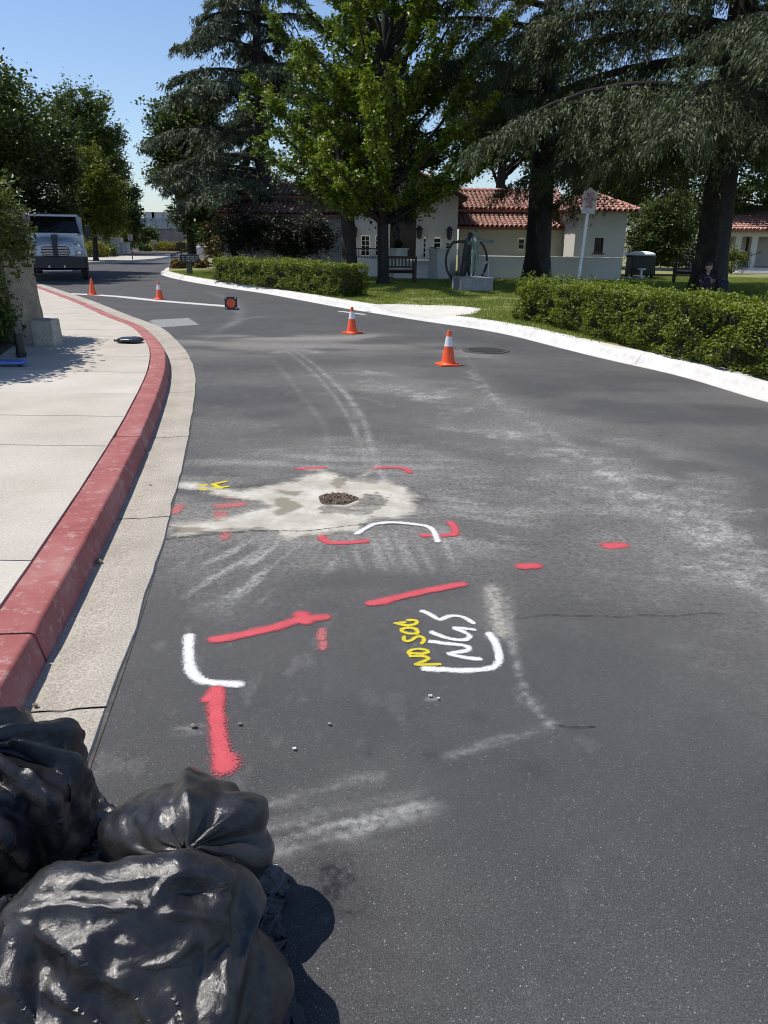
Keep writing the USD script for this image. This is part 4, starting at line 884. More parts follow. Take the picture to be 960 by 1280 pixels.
def bag(label, lumps, centre, radius, tall, seed, neck, nu=150, nv=96, walls=(), group=None, crush=1.0, pleats=16, pleat=.28, reach_=.5, ups=2, face=None, grain=(.2, -.5, -.85), nfold=46, flen=.34, sizes=((.13, .024), (.07, .022), (.042, .016), (.026, .009)), **kw):
    from scipy.spatial import cKDTree
    from scipy.interpolate import LinearNDInterpolator
    from scipy.ndimage import zoom
    X, q = cloth_bag(lumps, centre, radius, tall, nu, nv, seed, neck, walls=walls, **kw)
    G = smooth_quads(X, q, .3, 1).reshape(nv, nu, 3)
    G = np.concatenate([G[:, -2:], G, G[:, :3]], 1)                      # twice as fine, closed round the tube
    G = np.stack([zoom(G[..., k], ups, order=3, mode='nearest') for k in range(3)], -1); nv2 = nv * ups
    fu = np.linspace(0, nu + 4, G.shape[1]) - 2
    tgt = np.arange(ups * nu) / float(ups); G = np.stack([[np.interp(tgt, fu, G[r, :, k]) for k in range(3)] for r in range(nv2)]).transpose(0, 2, 1)
    nu2 = ups * nu; X = G.reshape(-1, 3)
    i = np.arange(nu2 * nv2).reshape(nv2, nu2); j = np.roll(i, -1, 1); q = np.stack([i[:-1], j[:-1], j[1:], i[1:]], -1).reshape(-1, 4)
    tri = lambda Y: trimesh.Trimesh(Y, np.vstack([q[:, [0, 1, 2]], q[:, [0, 2, 3]]]), process=False)
    N1 = tri(smooth_quads(X, q, .5, 6)).vertex_normals
    # pleats that run out from the gathered mouth
    sp_ = np.linalg.norm(np.roll(G, -1, 1) - G, axis=2); sp_ = sp_.mean(1, keepdims=True) * nu2 / pleats
    u_ = np.arange(nu2) / nu2; v_ = np.arange(nv2) / nv2
    wv = meshkit.fbm(np.stack([np.cos(2 * np.pi * u_)[None] * 2 + 0 * v_[:, None], np.sin(2 * np.pi * u_)[None] * 2 + 0 * v_[:, None], 2.5 * v_[:, None] + 0 * u_[None]], -1), 3, seed + 5)
    saw = np.abs((u_[None] * pleats + 3.0 * wv) % 1 - .5) * 2
    prof_ = np.interp(v_, [0, .9 - reach_, .80, .88, .9, .93, 1], [.15, .22, 1.0, .9, .3, .9, 1.0])[:, None] * (.5 + sstep(.35, .65, meshkit.fbm(X.reshape(nv2, nu2, 3) * 3 + 9, 2, seed)))
    X = X + N1 * ((saw ** 1.3 - .45) * np.minimum(sp_, .16) * pleat * prof_).reshape(-1, 1)
    # crumpled film: flat facets that meet in sharp creases, at four sizes
    rc_ = np.random.RandomState(seed + 70); D = np.zeros(len(X)); lo, hi = X.min(0) - .1, X.max(0) + .1
    for sz, amp in sizes:
        npt = int(np.prod(hi - lo) / (sz ** 3 * 1.1)); Pn = rc_.uniform(lo, hi, (npt, 3)); Pn = np.vstack([Pn, np.array([[x, y, z] for x in (lo[0], hi[0]) for y in (lo[1], hi[1]) for z in (lo[2], hi[2])])])
        Rm = trimesh.transformations.random_rotation_matrix(rc_.rand(3))[:3, :3] * np.array([1, 1, .38])
        D += amp * crush * LinearNDInterpolator(Pn @ Rm, rc_.uniform(-.5, .5, len(Pn)), fill_value=0)(X @ Rm)
    D *= np.repeat(np.interp(v_, [0, .7, .86, 1], [1, 1, .3, .3]), nu2)
    X = X + N1 * D[:, None]
    # long pinched folds that run with the pull of the film
    tm_ = tri(X); va_ = np.zeros(len(X)); np.add.at(va_, tm_.faces.ravel(), np.repeat(tm_.area_faces, 3)); va_[X[:, 2] < .06] = 0; va_ /= va_.sum()
    kd = cKDTree(X); Dn = np.zeros(len(X))
    for k in range(nfold):
        p_ = X[rc_.choice(len(X), p=va_)]; d_ = np.array(grain) + rc_.normal(0, .33, 3); d_ /= np.linalg.norm(d_); L = flen * rc_.uniform(.4, 1.1); ln = [p_]
        for _ in range(12):
            ln.append(X[kd.query(ln[-1] + d_ * L / 12 + rc_.normal(0, .004, 3))[1]])
        ln = np.array(ln)
        for _ in range(10): ln[1:-1] = (ln[:-2] + ln[1:-1] * 2 + ln[2:]) / 4
        ss_ = np.linspace(0, 12, 160); ln = np.stack([np.interp(ss_, np.arange(13), ln[:, c]) for c in range(3)], 1)
        dd, ii = cKDTree(ln).query(X, distance_upper_bound=.10); ok_ = np.isfinite(dd); w_ = rc_.uniform(.008, .020); hh = rc_.uniform(.009, .024) * (1 if rc_.rand() < .68 else -.8)
        Dn[ok_] += hh * np.exp(-dd[ok_] / w_) * np.sin(np.pi * (ii[ok_] + .5) / 160) ** .6
    if face is not None:
        cx_, cy_, cz_, hx, hy, hz, yaw, tilt, roll = kw['cartons'][0]
        Rm = (trimesh.transformations.rotation_matrix(yaw, (0, 0, 1)) @ trimesh.transformations.rotation_matrix(roll, (0, 1, 0)) @ trimesh.transformations.rotation_matrix(tilt, (1, 0, 0)))[:3, :3]
        L_ = (X - [cx_, cy_, cz_]) @ Rm; top_ = sstep(-.02, .06, L_[:, 2]); P2 = L_[:, :2] + (meshkit.fbm(X * 9, 3, 77)[:, None] - .5) * .030
        for pts_, hh, w_ in face:
            q_ = smooth_line(np.array([((u - 390) / 310 * hx, (1 - (v - 470) / 210) * hy) for u, v in pts_]), .008, 9); dd = seg_dist(P2, q_); en = np.minimum(np.linalg.norm(P2 - q_[0], axis=1), np.linalg.norm(P2 - q_[-1], axis=1))
            Dn += hh * np.exp(-dd / w_) * top_ * sstep(0, .05, en + .012)
    X = X + tri(X).vertex_normals * (np.clip(Dn, -.03, .035) * np.repeat(np.interp(v_, [0, .75, .86, 1], [1, 1, .2, .2]), nu2))[:, None]
    X = smooth_quads(X, q, .35, 1); X[:, 2] = np.maximum(X[:, 2], .003)
    T = thing('trash_bag', label, 'trash bag', (centre[0], centre[1], 0.0), 0, group)
    bd = int(nv2 * .90)
    quad_mesh(T, 'sack', X, q[:bd * nu2], 'bag', subd=False, smooth=50)
    quad_mesh(T, 'gathered_mouth', X, q[bd * nu2:], 'bag', subd=False, smooth=50)
    return T
bag('large black trash bag at the front with a broad dusty slumped face', [(-.66, 1.10, .15, .13), (-.32, 1.16, .16, .13), (-.43, 1.0, .11, .12), (-.60, .98, .10, .10), (-.34, 1.25, .30, .09), (-.66, 1.20, .31, .08)],
    (-.50, 1.14, 0), .335, .47, 1, (-.42, 1.40, .24), nu=200, nv=130, slack=1.20, pleats=20, pleat=.18, cartons=((-.505, 1.16, .24, .20, .17, .145, .06, .68, .04),), tie=.06, grain=(.72, -.5, -.45), nfold=0, ups=3, sizes=((.13, .014), (.07, .009), (.042, .0075), (.026, .005)),
    face=(([(60, 605), (190, 575), (300, 582), (490, 605)], .017, .013), ([(95, 600), (220, 640), (330, 690), (480, 770), (600, 870)], .026, .028), ([(30, 700), (160, 780), (330, 870), (440, 925)], .026, .032), ([(120, 830), (280, 900)], -.020, .035), ([(465, 605), (500, 540), (560, 515), (700, 500)], .018, .013), ([(480, 607), (580, 600), (700, 605)], .018, .011),
          ([(500, 570), (600, 553), (690, 560)], -.026, .028), ([(705, 470), (690, 600), (715, 720), (735, 830)], .018, .014), ([(560, 725), (620, 800), (680, 850), (770, 822)], .020, .013), ([(240, 505), (340, 530), (520, 512)], .011, .010), ([(135, 615), (110, 680), (140, 770)], .014, .011), ([(300, 570), (322, 640), (290, 730)], .010, .009), ([(430, 705), (520, 700), (640, 625)], .013, .011),
          ([(200, 735), (300, 765), (430, 860)], .015, .011), ([(350, 620), (400, 660), (470, 670)], .009, .008), ([(150, 660), (260, 720)], -.012, .018), ([(600, 640), (650, 720), (640, 790)], -.013, .018), ([(20, 600), (40, 700), (70, 800)], .018, .02)))
bag('small black trash bag with radial folds squeezed behind the large front bag', [(-.46, 1.52, .22, .155), (-.39, 1.50, .24, .12), (-.55, 1.52, .18, .14), (-.46, 1.46, .30, .09)],
    (-.46, 1.49, 0), .22, .39, 2, (-.43, 1.35, .33), slack=1.28, frill=.12, tie=.03, nfold=0, pleats=13, pleat=.27, reach_=.75, crush=.7)
bag('rounded black trash bag leaning on the red kerb', [(-1.01, 1.70, .22, .18), (-.94, 1.68, .17, .16), (-1.07, 1.60, .17, .16)],
    (-.99, 1.66, 0), .29, .42, 3, (-1.11, 1.60, .46), slack=1.34, pleats=17, pleat=.30, reach_=.8, grain=(.15, -.35, -.9), walls=((-1.16, 1.6, .99, .13),), cartons=((-.97, 1.68, .235, .13, .12, .13, .4, .35, .3),))
bag('black trash bag at the picture corner with long drooping folds', [(-.90, 1.05, .20, .17), (-.83, .99, .14, .12), (-.95, 1.15, .24, .15), (-.80, 1.04, .22, .10)],
    (-.89, 1.06, 0), .25, .40, 4, (-.74, 1.14, .40), slack=1.34, nu=140, nv=90, pleats=14, pleat=.36, reach_=.8, grain=(.2, -.5, -.85))

# ------------------------------------------------------------------ traffic cones
def cone_shape(T, collar=True, dirty=False, h=.46, b=.145):
    o = 'orange_dirty' if dirty else 'orange'
    bs = man(manifold3d.Manifold.batch_hull([manifold3d.Manifold.cylinder(.020, .03, .028, 12).translate((x, y, 0.0)) for x in (-b + .03, b - .03) for y in (-b + .03, b - .03)]))
    part(T, 'base', bs, M[o], smooth=40, local=True)
    R = lambda z: .098 + (.024 - .098) * (z - .02) / (h - .02)
    def ring(z0, z1, off=0.0, n=28):
        return lathe([(R(z0) - .008, z0), (R(z0) + off, z0), (R(z1) + off, z1), (R(z1) - .008, z1)], n)
    part(T, 'cone_body', lathe([(R(.02) + .014, .0195), (R(.03) + .004, .034), (R(.05), .05), (R(h - .01), h - .008), (R(h) - .004, h), (R(h) - .012, h), (R(h) - .012, h - .02)], 28), M[o], smooth=40, local=True)
    if collar: part(T, 'reflective_collar', ring(h * .55, h * .83, .0025), M['collar'], smooth=40, local=True)
def cone(label, px, rot, **kw):
    p = ground(*px); T = thing('traffic_cone', label, 'traffic cone', p, rot, 'traffic cones closing off the road'); cone_shape(T, **kw); return T
c0 = cone('orange cone with grey collar, biggest and nearest on the road', (560, 456), .25)
copy_of(c0, 'traffic_cone', 'orange cone with grey collar by the pale curb ramp', ground(440, 416.5), .9, 'traffic cone', 'traffic cones closing off the road')
copy_of(c0, 'traffic_cone', 'orange cone with grey collar standing on the white line', ground(199.5, 374), .5, 'traffic cone', 'traffic cones closing off the road')
cone('plain orange cone without collar near the white truck', (116, 368.5), .3, collar=False)
p = ground(289, 387)
T = thing('traffic_cone', 'toppled traffic cone lying with its dark underside towards the viewer', 'traffic cone', p, 0, 'traffic cones closing off the road')
def lay(m):
    m = m.copy(); v = m.vertices; m.vertices = np.stack([v[:, 0], v[:, 2], v[:, 1] + .145], 1); m.invert(); return m
b = .145
bs = man(manifold3d.Manifold.batch_hull([manifold3d.Manifold.cylinder(.026, .03, .03, 12).translate((x, y, 0)) for x in (-b + .03, b - .03) for y in (-b + .03, b - .03)]) - manifold3d.Manifold.cylinder(.2, .108, .108, 28).translate((0, 0, -.1)))
part(T, 'base', lay(bs), M['rubber'], smooth=40, local=True)
part(T, 'cone_body', lay(lathe([(.108, .004), (.100, .03), (.03, .45), (.0, .452)], 28)), M['orange'], smooth=40, local=True)
part(T, 'cone_inside', lay(lathe([(.104, .002), (.060, .006), (.02, -.010), (0, -.012)], 28)), M['orange'], smooth=40, local=True)
for sx in (-.112, .112):
    for sz in (-.112, .112): part(T, 'base_foot', lay(rbox(sx - .014, sz - .014, -.008, sx + .014, sz + .014, .004, .003, 6)), M['collar'], local=True)

# ------------------------------------------------------------------ hedges
hf = [ground(u, v, .15)[:2] for u, v in ((640, 399), (700, 412), (760, 428), (830, 445), (900, 462), (958, 477))]
hf = np.vstack([hf, hf[-1] + (hf[-1] - hf[-2]) * 2.2])
hedge('hedge', 'nearer clipped green hedge beside the signpost', hf, .95, .78, 11, 64000, lsize=.047, inward=1)
hf2 = [ground(u, v, .15)[:2] for u, v in ((266, 351), (310, 357), (360, 363.5), (408, 370), (424, 372.2))]
hedge('hedge', 'farther clipped green hedge in front of the dusky trees', hf2, .9, .78, 12, 34000, lsize=.06, inward=1)
# ------------------------------------------------------------------ trees
def gz(u, v, z=.15):
    p = ground(u, v, z); return p
def lump(base, u, v, Y, rx, rz, ry=None):
    x, z = at(u, v, Y); return (x - base[0], Y - base[1], z - base[2], rx, ry or rx, rz)
# left of the road
b = np.array([-17.6, 36.5, 0.05])
broadleaf('shade_tree', 'big dark spreading tree at the left edge behind the truck', b, 9.5, [lump(b, 0, 185, 36.5, 3.0, 2.6), lump(b, 45, 160, 37, 1.6, 1.8), lump(b, 55, 225, 37, 1.5, 2.0), lump(b, -60, 150, 35, 3.2, 2.8), lump(b, 20, 255, 37, 2.4, 1.1), lump(b, 70, 195, 37, .9, 1.5), lump(b, -70, 230, 33, 2.4, 2.2), lump(b, 10, 195, 33.5, 2.2, 1.6), lump(b, -25, 150, 31, 2.5, 1.8), lump(b, -60, 200, 30, 2.2, 2.0), (2.0, -5.8, 7.0, 2.1, 3.0, 1.3), (1.2, -5.0, 5.4, 1.6, 2.4, 1.3)], 'oak', 520, 150, .18, .68, .40, seed=1, nlimb=30)
b = np.array([at(110, 300, 66)[0], 66, 0])
broadleaf('round_tree', 'tall rounded green tree behind the yellow-green one', b, 15, [lump(b, 107, 160, 66, 2.5, 2.9), lump(b, 120, 200, 66, 2.0, 2.6), lump(b, 92, 190, 66, 2.0, 3.0)], 'elm', 260, 140, .24, .8, .35, seed=2)
b = np.array([at(118, 305, 50)[0], 50, 0])
broadleaf('young_tree', 'yellow-green tree lit by the sun beside the truck', b, 8, [lump(b, 118, 245, 50, 1.7, 2.4), lump(b, 132, 268, 50, 1.4, 1.3), lump(b, 105, 225, 50, 1.2, 1.7), lump(b, 98, 270, 50, 1.2, 1.2)], 'lime_leaf', 190, 130, .17, .62, .16, seed=3)
b = np.array([at(152, 305, 72)[0], 72, 0])
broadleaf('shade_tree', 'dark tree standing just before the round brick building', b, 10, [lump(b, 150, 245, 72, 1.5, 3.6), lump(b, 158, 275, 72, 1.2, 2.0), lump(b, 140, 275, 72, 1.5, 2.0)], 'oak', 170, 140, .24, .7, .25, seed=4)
# middle and right
b = np.array([at(240, 315, 47)[0], 47, .15])
broadleaf('shade_tree', 'dark glossy tree left of the blue cedar', b, 10, [lump(b, 222, 165, 47, 1.5, 1.9), lump(b, 205, 195, 47, .9, 1.6), lump(b, 245, 160, 47, 1.4, 1.8), lump(b, 242, 215, 47, 1.8, 2.0), lump(b, 244, 262, 47, 1.4, 1.4), lump(b, 262, 290, 46, 1.3, 1.0), lump(b, 255, 130, 47, 1, 1.2)], 'oak', 330, 150, .20, .62, .26, seed=5, nlimb=28)
b = np.array([at(335, 340, 38)[0], 38, .15])
cedar('cedar', 'blue-grey cedar with a wide drooping bough over the far hedge', b, 15.5, 'cedar_blue', 6, reach=6.6, trunk=.42, z0=3.6, nl=84, spk=.21, density=1.3, curtain=.8, sag=.24, skip=lambda z, a: z < 7.0 and math.cos(a) > -.15)
b = np.array([at(300, 330, 35)[0], 34.6, .15])
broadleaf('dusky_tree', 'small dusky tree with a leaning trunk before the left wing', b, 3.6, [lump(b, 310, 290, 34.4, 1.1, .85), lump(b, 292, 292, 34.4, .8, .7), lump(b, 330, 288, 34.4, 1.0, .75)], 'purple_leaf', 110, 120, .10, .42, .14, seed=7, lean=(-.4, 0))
b = np.array([at(368, 335, 34)[0], 34, .15])
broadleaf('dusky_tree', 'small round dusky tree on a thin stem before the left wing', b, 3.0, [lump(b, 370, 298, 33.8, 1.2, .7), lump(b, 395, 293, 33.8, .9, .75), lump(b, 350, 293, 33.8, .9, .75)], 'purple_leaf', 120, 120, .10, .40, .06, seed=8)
b = np.array([*gz(437, 351)[:2], .15])
broadleaf('shade_tree', 'dark-trunked tree just left of the bright ginkgo', b, 9, [lump(b, 430, 215, 31, 2.0, 1.5), lump(b, 400, 190, 31, 1.8, 1.5), lump(b, 470, 200, 31.5, 1.8, 1.6), lump(b, 430, 130, 32, 2.4, 2.4)], 'oak', 210, 130, .15, .55, .30, seed=9, lean=(-.5, 0))
b = np.array([*gz(479, 355)[:2], .15]); gY = b[1]
plume_tree('ginkgo_tree', 'tall bright green tree with a straight trunk beside the bench', b, 14.5, [(2.4, 3.6), (4.2, 5.0), (6.5, 4.6), (9.5, 3.6), (12, 2.2), (14.5, .5)], 'ginkgo', 100, 10, dens=1.15)
b = np.array([at(670, 348, 30)[0], 30, .15])
cedar('cedar', 'cedar with a flared dark trunk right of the bronze sculpture', b, 24, 'cedar', 11, reach=7.6, trunk=.46, z0=4.6, nl=84, spk=.16, density=1.25, curtain=1.15, zmax_dense=12.5, skip=lambda z, a: math.sin(a) > .25 and z < 10)
b = np.array([at(884, 360, 24.2)[0], 24.2, .15])
cedar('cedar', 'giant weeping cedar whose trunk stands behind the near hedge', b, 25, 'cedar', 12, reach=8.6, trunk=.47, z0=4.0, nl=96, spk=.135, density=1.45, curtain=1.35, zmax_dense=10.5, sag=.24)
b = np.array([at(770, 330, 47)[0], 47, .15])
broadleaf('round_tree', 'tall yellowish tree behind the right pavilion', b, 11, [lump(b, 765, 215, 47, 2.6, 2.6), lump(b, 790, 170, 47, 2.6, 2.8), lump(b, 740, 190, 47, 1.6, 2.0), lump(b, 820, 230, 46, 2.0, 2.4)], 'lime_leaf', 300, 130, .19, .7, .3, seed=13)
b = np.array([at(815, 345, 38)[0], 38, .15])
broadleaf('tall_shrub', 'dense green shrub behind the dark container with the pale lid', b, 4.4, [lump(b, 808, 290, 38, 1.2, 1.3), lump(b, 835, 285, 38, 1.2, 1.6), lump(b, 825, 325, 38, 1.5, .9), lump(b, 852, 320, 38, 1.2, 1.0)], 'elm', 230, 120, .12, .45, .10, seed=14, cat='shrub')
b = np.array([at(1010, 330, 46)[0], 46, .15])
broadleaf('shade_tree', 'dark tree behind the giant cedar trunk', b, 11, [lump(b, 870, 250, 46, 2.4, 2.6), lump(b, 930, 200, 46, 3, 3.0), lump(b, 960, 120, 46, 3.6, 3.6), lump(b, 880, 150, 46, 3, 3), lump(b, 1010, 220, 46, 3, 3), lump(b, 830, 170, 47, 2, 2.4)], 'elm', 420, 130, .21, .8, .35, seed=15)
b = np.array([at(620, 335, 49)[0], 49, .15])
broadleaf('shade_tree', 'dark tree rising behind the tiled right wing', b, 14, [lump(b, 640, 150, 49, 3.0, 2.6), lump(b, 600, 110, 49, 2.6, 2.4), lump(b, 690, 110, 49, 3.0, 3.0), lump(b, 700, 200, 49, 2.2, 1.6)], 'oak', 260, 130, .21, .8, .35, seed=16)
# far away
for k, (u, v, Y, r, h, lf) in enumerate(((243, 296, 175, 2.6, 2.4, 'elm'), (236, 290, 165, 3.6, 3.6, 'elm'), (262, 292, 150, 3.4, 3.2, 'oak'), (285, 290, 150, 4, 4, 'elm'), (183, 298, 98, .55, 1.0, 'oak'))):
    x, z = at(u, v, Y); b = np.array([x, Y, 0])
    broadleaf('distant_tree', ('low far pale tree just right of the brick building', 'far tree above the black direction sign', 'far dark tree above the white trailer roof', 'far tree right of the white trailer roof', 'small dark tree against the brick wall')[k], b, z + h, [(0, 0, z, r, r, h), (r * .7, 0, z - h * .3, r * .7, r, h * .6)], lf, 60, 110, .34, .9, .2, seed=30 + k, group=None, nlimb=6)
for k, (u, v, Y, r, lf, lab) in enumerate(((152, 313, 74, .55, 'gold_shrub', 'golden shrub by the grey utility boxes'), (196, 315, 84, .6, 'gold_shrub', 'round golden shrub left of the far signpost'), (206, 315, 84, .6, 'gold_shrub', 'round golden shrub touching its twin under the brick wall'), (219, 314, 84, .55, 'gold_shrub', 'golden shrub right of the far signpost'),
      (232, 314, 86, .6, 'gold_shrub', 'golden shrub just above the black direction sign'), (120, 322, 58, .7, 'gold_shrub', 'low yellow shrub right of the truck bonnet'), (135, 322, 60, .6, 'elm', 'low green shrub between the yellow ones'), (160, 300, 70, .8, 'lime_leaf', 'yellowish bush above the utility boxes'), (147, 305, 72, .9, 'lime_leaf', 'loose yellowish bush left of the utility boxes'), (182, 316, 80, .5, 'oak', 'dark low shrub at the far kerb'))):
    x, z = at(u, v, Y); bush('shrub', lab, (x, Y, max(z, r * .7)), (r * 1.3, r, r), lf, 50 + k, 2200, .13)

# ------------------------------------------------------------------ ivy pillar, planting and odds and ends at the left edge
T = thing('stone_pillar', 'rough stone pillar overgrown with ivy at the left edge', 'pillar', (-6.05, 11.9, 0))
rs = np.random.RandomState(8)
pil = trimesh.creation.box((1.25, 1.0, 1.95), )
pil = pil.subdivide().subdivide().subdivide().subdivide(); v = pil.vertices; v[:, :2] *= (1 - .07 * (v[:, 2:3] / 1.95)); v += (meshkit.fbm(v * 3.5 + 9, 3, 4)[:, None] - .5) * .16 * v / np.linalg.norm(v, axis=1, keepdims=True); pil.vertices = v + (-6.05, 11.9, .97)
part(T, 'stonework', pil, M['stone'])
n = 15000
cl = rs.normal(size=(260, 3)); cl /= np.linalg.norm(cl, axis=1, keepdims=True); cl[:, 2] = np.abs(cl[:, 2])
P0 = np.array([-6.15, 11.75, 1.35]) + cl * np.array([.78, .80, 1.02]) * rs.uniform(.8, 1.05, (260, 1))
P0 = np.vstack([P0, np.array([-6.3, 11.25, .95]) + rs.normal(0, 1, (150, 3)) * (.42, .2, .45), np.array([-5.95, 11.3, 1.75]) + rs.normal(0, 1, (80, 3)) * (.30, .12, .22)])
P = (P0[:, None] + rs.normal(0, .13, (len(P0), 48, 3)) * (1, 1, 1.3)).reshape(-1, 3); P = P[(P[:, 2] > .2) & (P[:, 0] < -5.22)]
solo('ivy', leaves(P, .085, rs, up=.4), M['ivy'], 'sunlit ivy draped over the top of the stone pillar', 'ivy', kind='stuff')
bush('shrub', 'dark low shrub in the bed at the left edge', (-6.0, 10.1, .55), (.75, .9, .5), 'oak', 71, 7000, .075)
bush('shrub', 'broad leafy shrub just outside the left edge throwing shade on the sidewalk', (-5.80, 9.45, 1.75), (.78, 1.5, 1.55), 'ivy', 72, 44000, .085)
bush('shrub', 'small dark shrub at the foot of the stone pillar', (-5.75, 11.0, .42), (.42, .4, .32), 'oak', 73, 3000, .06)
p = ground(54, 431, .145)
blk = rbox(p[0] - .155, p[1], .10, p[0] + .165, p[1] + .30, .15 + .34, .02, 8); blk = blk.subdivide().subdivide(); v = blk.vertices; blk.vertices = v + (meshkit.fbm(v * 9, 3, 5)[:, None] - .5) * .03
solo('concrete_block', blk, M['block'], 'weathered concrete block standing by the planting bed', 'block', loc=(p[0], p[1] + .15, .15), smooth=30)
p = ground(27, 446, .15)
T = thing('bollard', 'short dark post at the edge of the planting bed', 'post', p)
part(T, 'post', lathe([(.0, -.02), (.055, -.02), (.055, .26), (.048, .285), (0, .29)], 14), M['truck_black'], smooth=40, local=True); part(T, 'collar', lathe([(.058, .02), (.068, .02), (.068, .05), (.058, .05)], 14), M['truck_black'], local=True)
p = ground(8, 458, .15)
T = thing('blue_board', 'blue plastic board lying in the shade on the sidewalk', 'board', (p[0], p[1], .15))
part(T, 'board', rbox(-.45, -.05, .03, .22, .10, .07, .012, 8), M['blue'], local=True, smooth=30); part(T, 'batten', box(-.4, -.03, 0, -.34, .08, .031), M['truck_black'], local=True); part(T, 'batten', box(.1, -.03, 0, .16, .08, .031), M['truck_black'], local=True)
# a flat little black sandbag on the sidewalk
p = ground(160, 427, .14); zb = float(drop(p[1]))
sb = trimesh.creation.icosphere(subdivisions=4, radius=1.0); v = sb.vertices
v = np.sign(v) * np.abs(v) ** .75; v = v * np.array([.19, .16, .055]); v[:, 2] = np.where(v[:, 2] < 0, v[:, 2] * .35, v[:, 2]); v += (meshkit.fbm(v * 18, 3, 6)[:, None] - .5) * .035 * [1, 1, .8]; v[:, 2] -= v[:, 2].min(); sb.vertices = v + (p[0], p[1] + .1, zb + .001)
T = thing('sandbag', 'flat black weighted bag lying on the sidewalk near the kerb', 'sandbag', (p[0], p[1] + .1, zb))
part(T, 'sack', sb, M['bag'], smooth=True)
part(T, 'tied_end', limb((p[0] - .17, p[1] + .1, zb + .04), (p[0] - .235, p[1] + .08, zb + .03), .03, .018, rs, 0, 4, .02), M['bag'], smooth=True)
# litter: pebbles and scraps
for k, (u, v, s) in enumerate(((242, 908, .010), (368, 936, .006), (538, 870, .007), (548, 873, .005), (412, 905, .006), (44, 882, .009), (124, 703, .016), (188, 607, .01), (300, 905, .006))):
    p = ground(u, v, .012 if u < 130 else 0.002); st = trimesh.creation.icosphere(subdivisions=1, radius=s); st.vertices = st.vertices * [1.2, .9, .6] + rs.normal(0, s * .1, st.vertices.shape) + [p[0], p[1], p[2] + s * .4]
    solo('pebble', st, M['frame_white' if k in (1, 2, 3) else 'stone'], ('tan pebble beside the pink arrow foot', 'white crumb right of the pink arrow foot', 'white crumb under the yellow lettering', 'tiny white crumb beside the bigger crumb', 'tiny stone on open asphalt', 'dark pebble in the gutter above the bags', 'leaf-sized stone at the kerb foot', 'small stone at the gutter joint', 'tiny stone under the white bracket')[k], 'pebble')
# ribbed manhole cover by the right kerb
p = ground(607, 438)
T = thing('manhole_cover', 'dark ribbed manhole cover near the biggest cone', 'manhole cover', (p[0], p[1], 0))
part(T, 'rim', lathe([(.30, .001), (.37, .001), (.365, .008), (.31, .008), (.30, .004)], 32), M['grate'], local=True)
part(T, 'cover', lathe([(0, .004), (.298, .004), (.298, .001), (0, .001)], 32), M['grate'], local=True)
kn = []
for i in range(-6, 7):
    for j in range(-6, 7):
        x, y = i * .042 + (j % 2) * .021, j * .042
        if math.hypot(x, y) < .28: kn.append(rbox(x - .013, y - .013, .002, x + .013, y + .013, .016, .003, 4))
part(T, 'raised_studs', kn, M['grate'], local=True, kind='stuff')

# ------------------------------------------------------------------ signs
p = gz(721, 362)
T = thing('parking_sign', 'leaning white post with a NO PARKING FIRE LANE sign behind the near hedge', 'sign', p)
px_, pz_ = at(737, 240, p[1] + .05); sy = p[1]
top = np.array(at(738.5, 236, sy)); foot = np.array([p[0], .0]); dv = top - foot; dv /= np.linalg.norm(dv)
def onpost(w, h, d):                       # across, along the post, towards the viewer
    q = foot + dv * h + np.array([dv[1], -dv[0]]) * w; return (q[0], sy - d, q[1])
def pbox(w0, h0, d0, w1, h1, d1):
    m = box(w0, h0, d0, w1, h1, d1); m.vertices = np.array([onpost(*q) for q in m.vertices]); return outward(m)
Hs = np.linalg.norm(top - foot)
part(T, 'post', [pbox(-.045, 0, -.05, .045, Hs - .02, .04)], M['white_metal'])
Wd, hb = .215, np.linalg.norm(np.array(at(728.5, 267, sy)) - foot); ht = Hs
pl = prism_y([(-Wd, hb), (Wd, hb), (Wd, ht - .1), (.06, ht - .02), (-.02, ht + .05), (-.1, ht - .03), (-Wd, ht - .09)], 0, .012)
v = pl.vertices.copy(); pl.vertices = np.array([onpost(a, c, .045 + bb) for a, bb, c in v]); part(T, 'plate', outward(pl), M['sign_face'])
def lettering(txt, h, zc, mt, W=None, bold=True):
    m = meshkit.text_mesh(txt, h, .003, bold); b_ = m.bounds; m.apply_translation((-(b_[0][0] + b_[1][0]) / 2, 0, 0))
    if W: m.vertices = m.vertices * [W / (b_[1][0] - b_[0][0]), 1, 1]
    v = m.vertices.copy(); m.vertices = np.array([onpost(a, zc + bb, .0585 + c) for a, bb, c in v]); return m
span = ht - hb
part(T, 'lettering', outward(lettering('NO', .135, hb + span * .655, 0, .20)), M['sign_red'], 'red word NO')
part(T, 'lettering', outward(lettering('PARKING', .085, hb + span * .515, 0, .36)), M['sign_red'], 'red word PARKING')
part(T, 'lettering', outward(lettering('FIRE', .085, hb + span * .375, 0, .20)), M['sign_red'], 'red word FIRE')
part(T, 'lettering', outward(lettering('LANE', .085, hb + span * .235, 0, .23)), M['sign_red'], 'red word LANE')
for k, (a_, b_) in enumerate(((-.16, -.08), (-.05, .04), (.07, .10), (.12, .16))): part(T, 'worn_lettering', outward(pbox(a_, hb + span * .11, -.0635, b_, hb + span * .155, -.0585)), M['sign_red'])
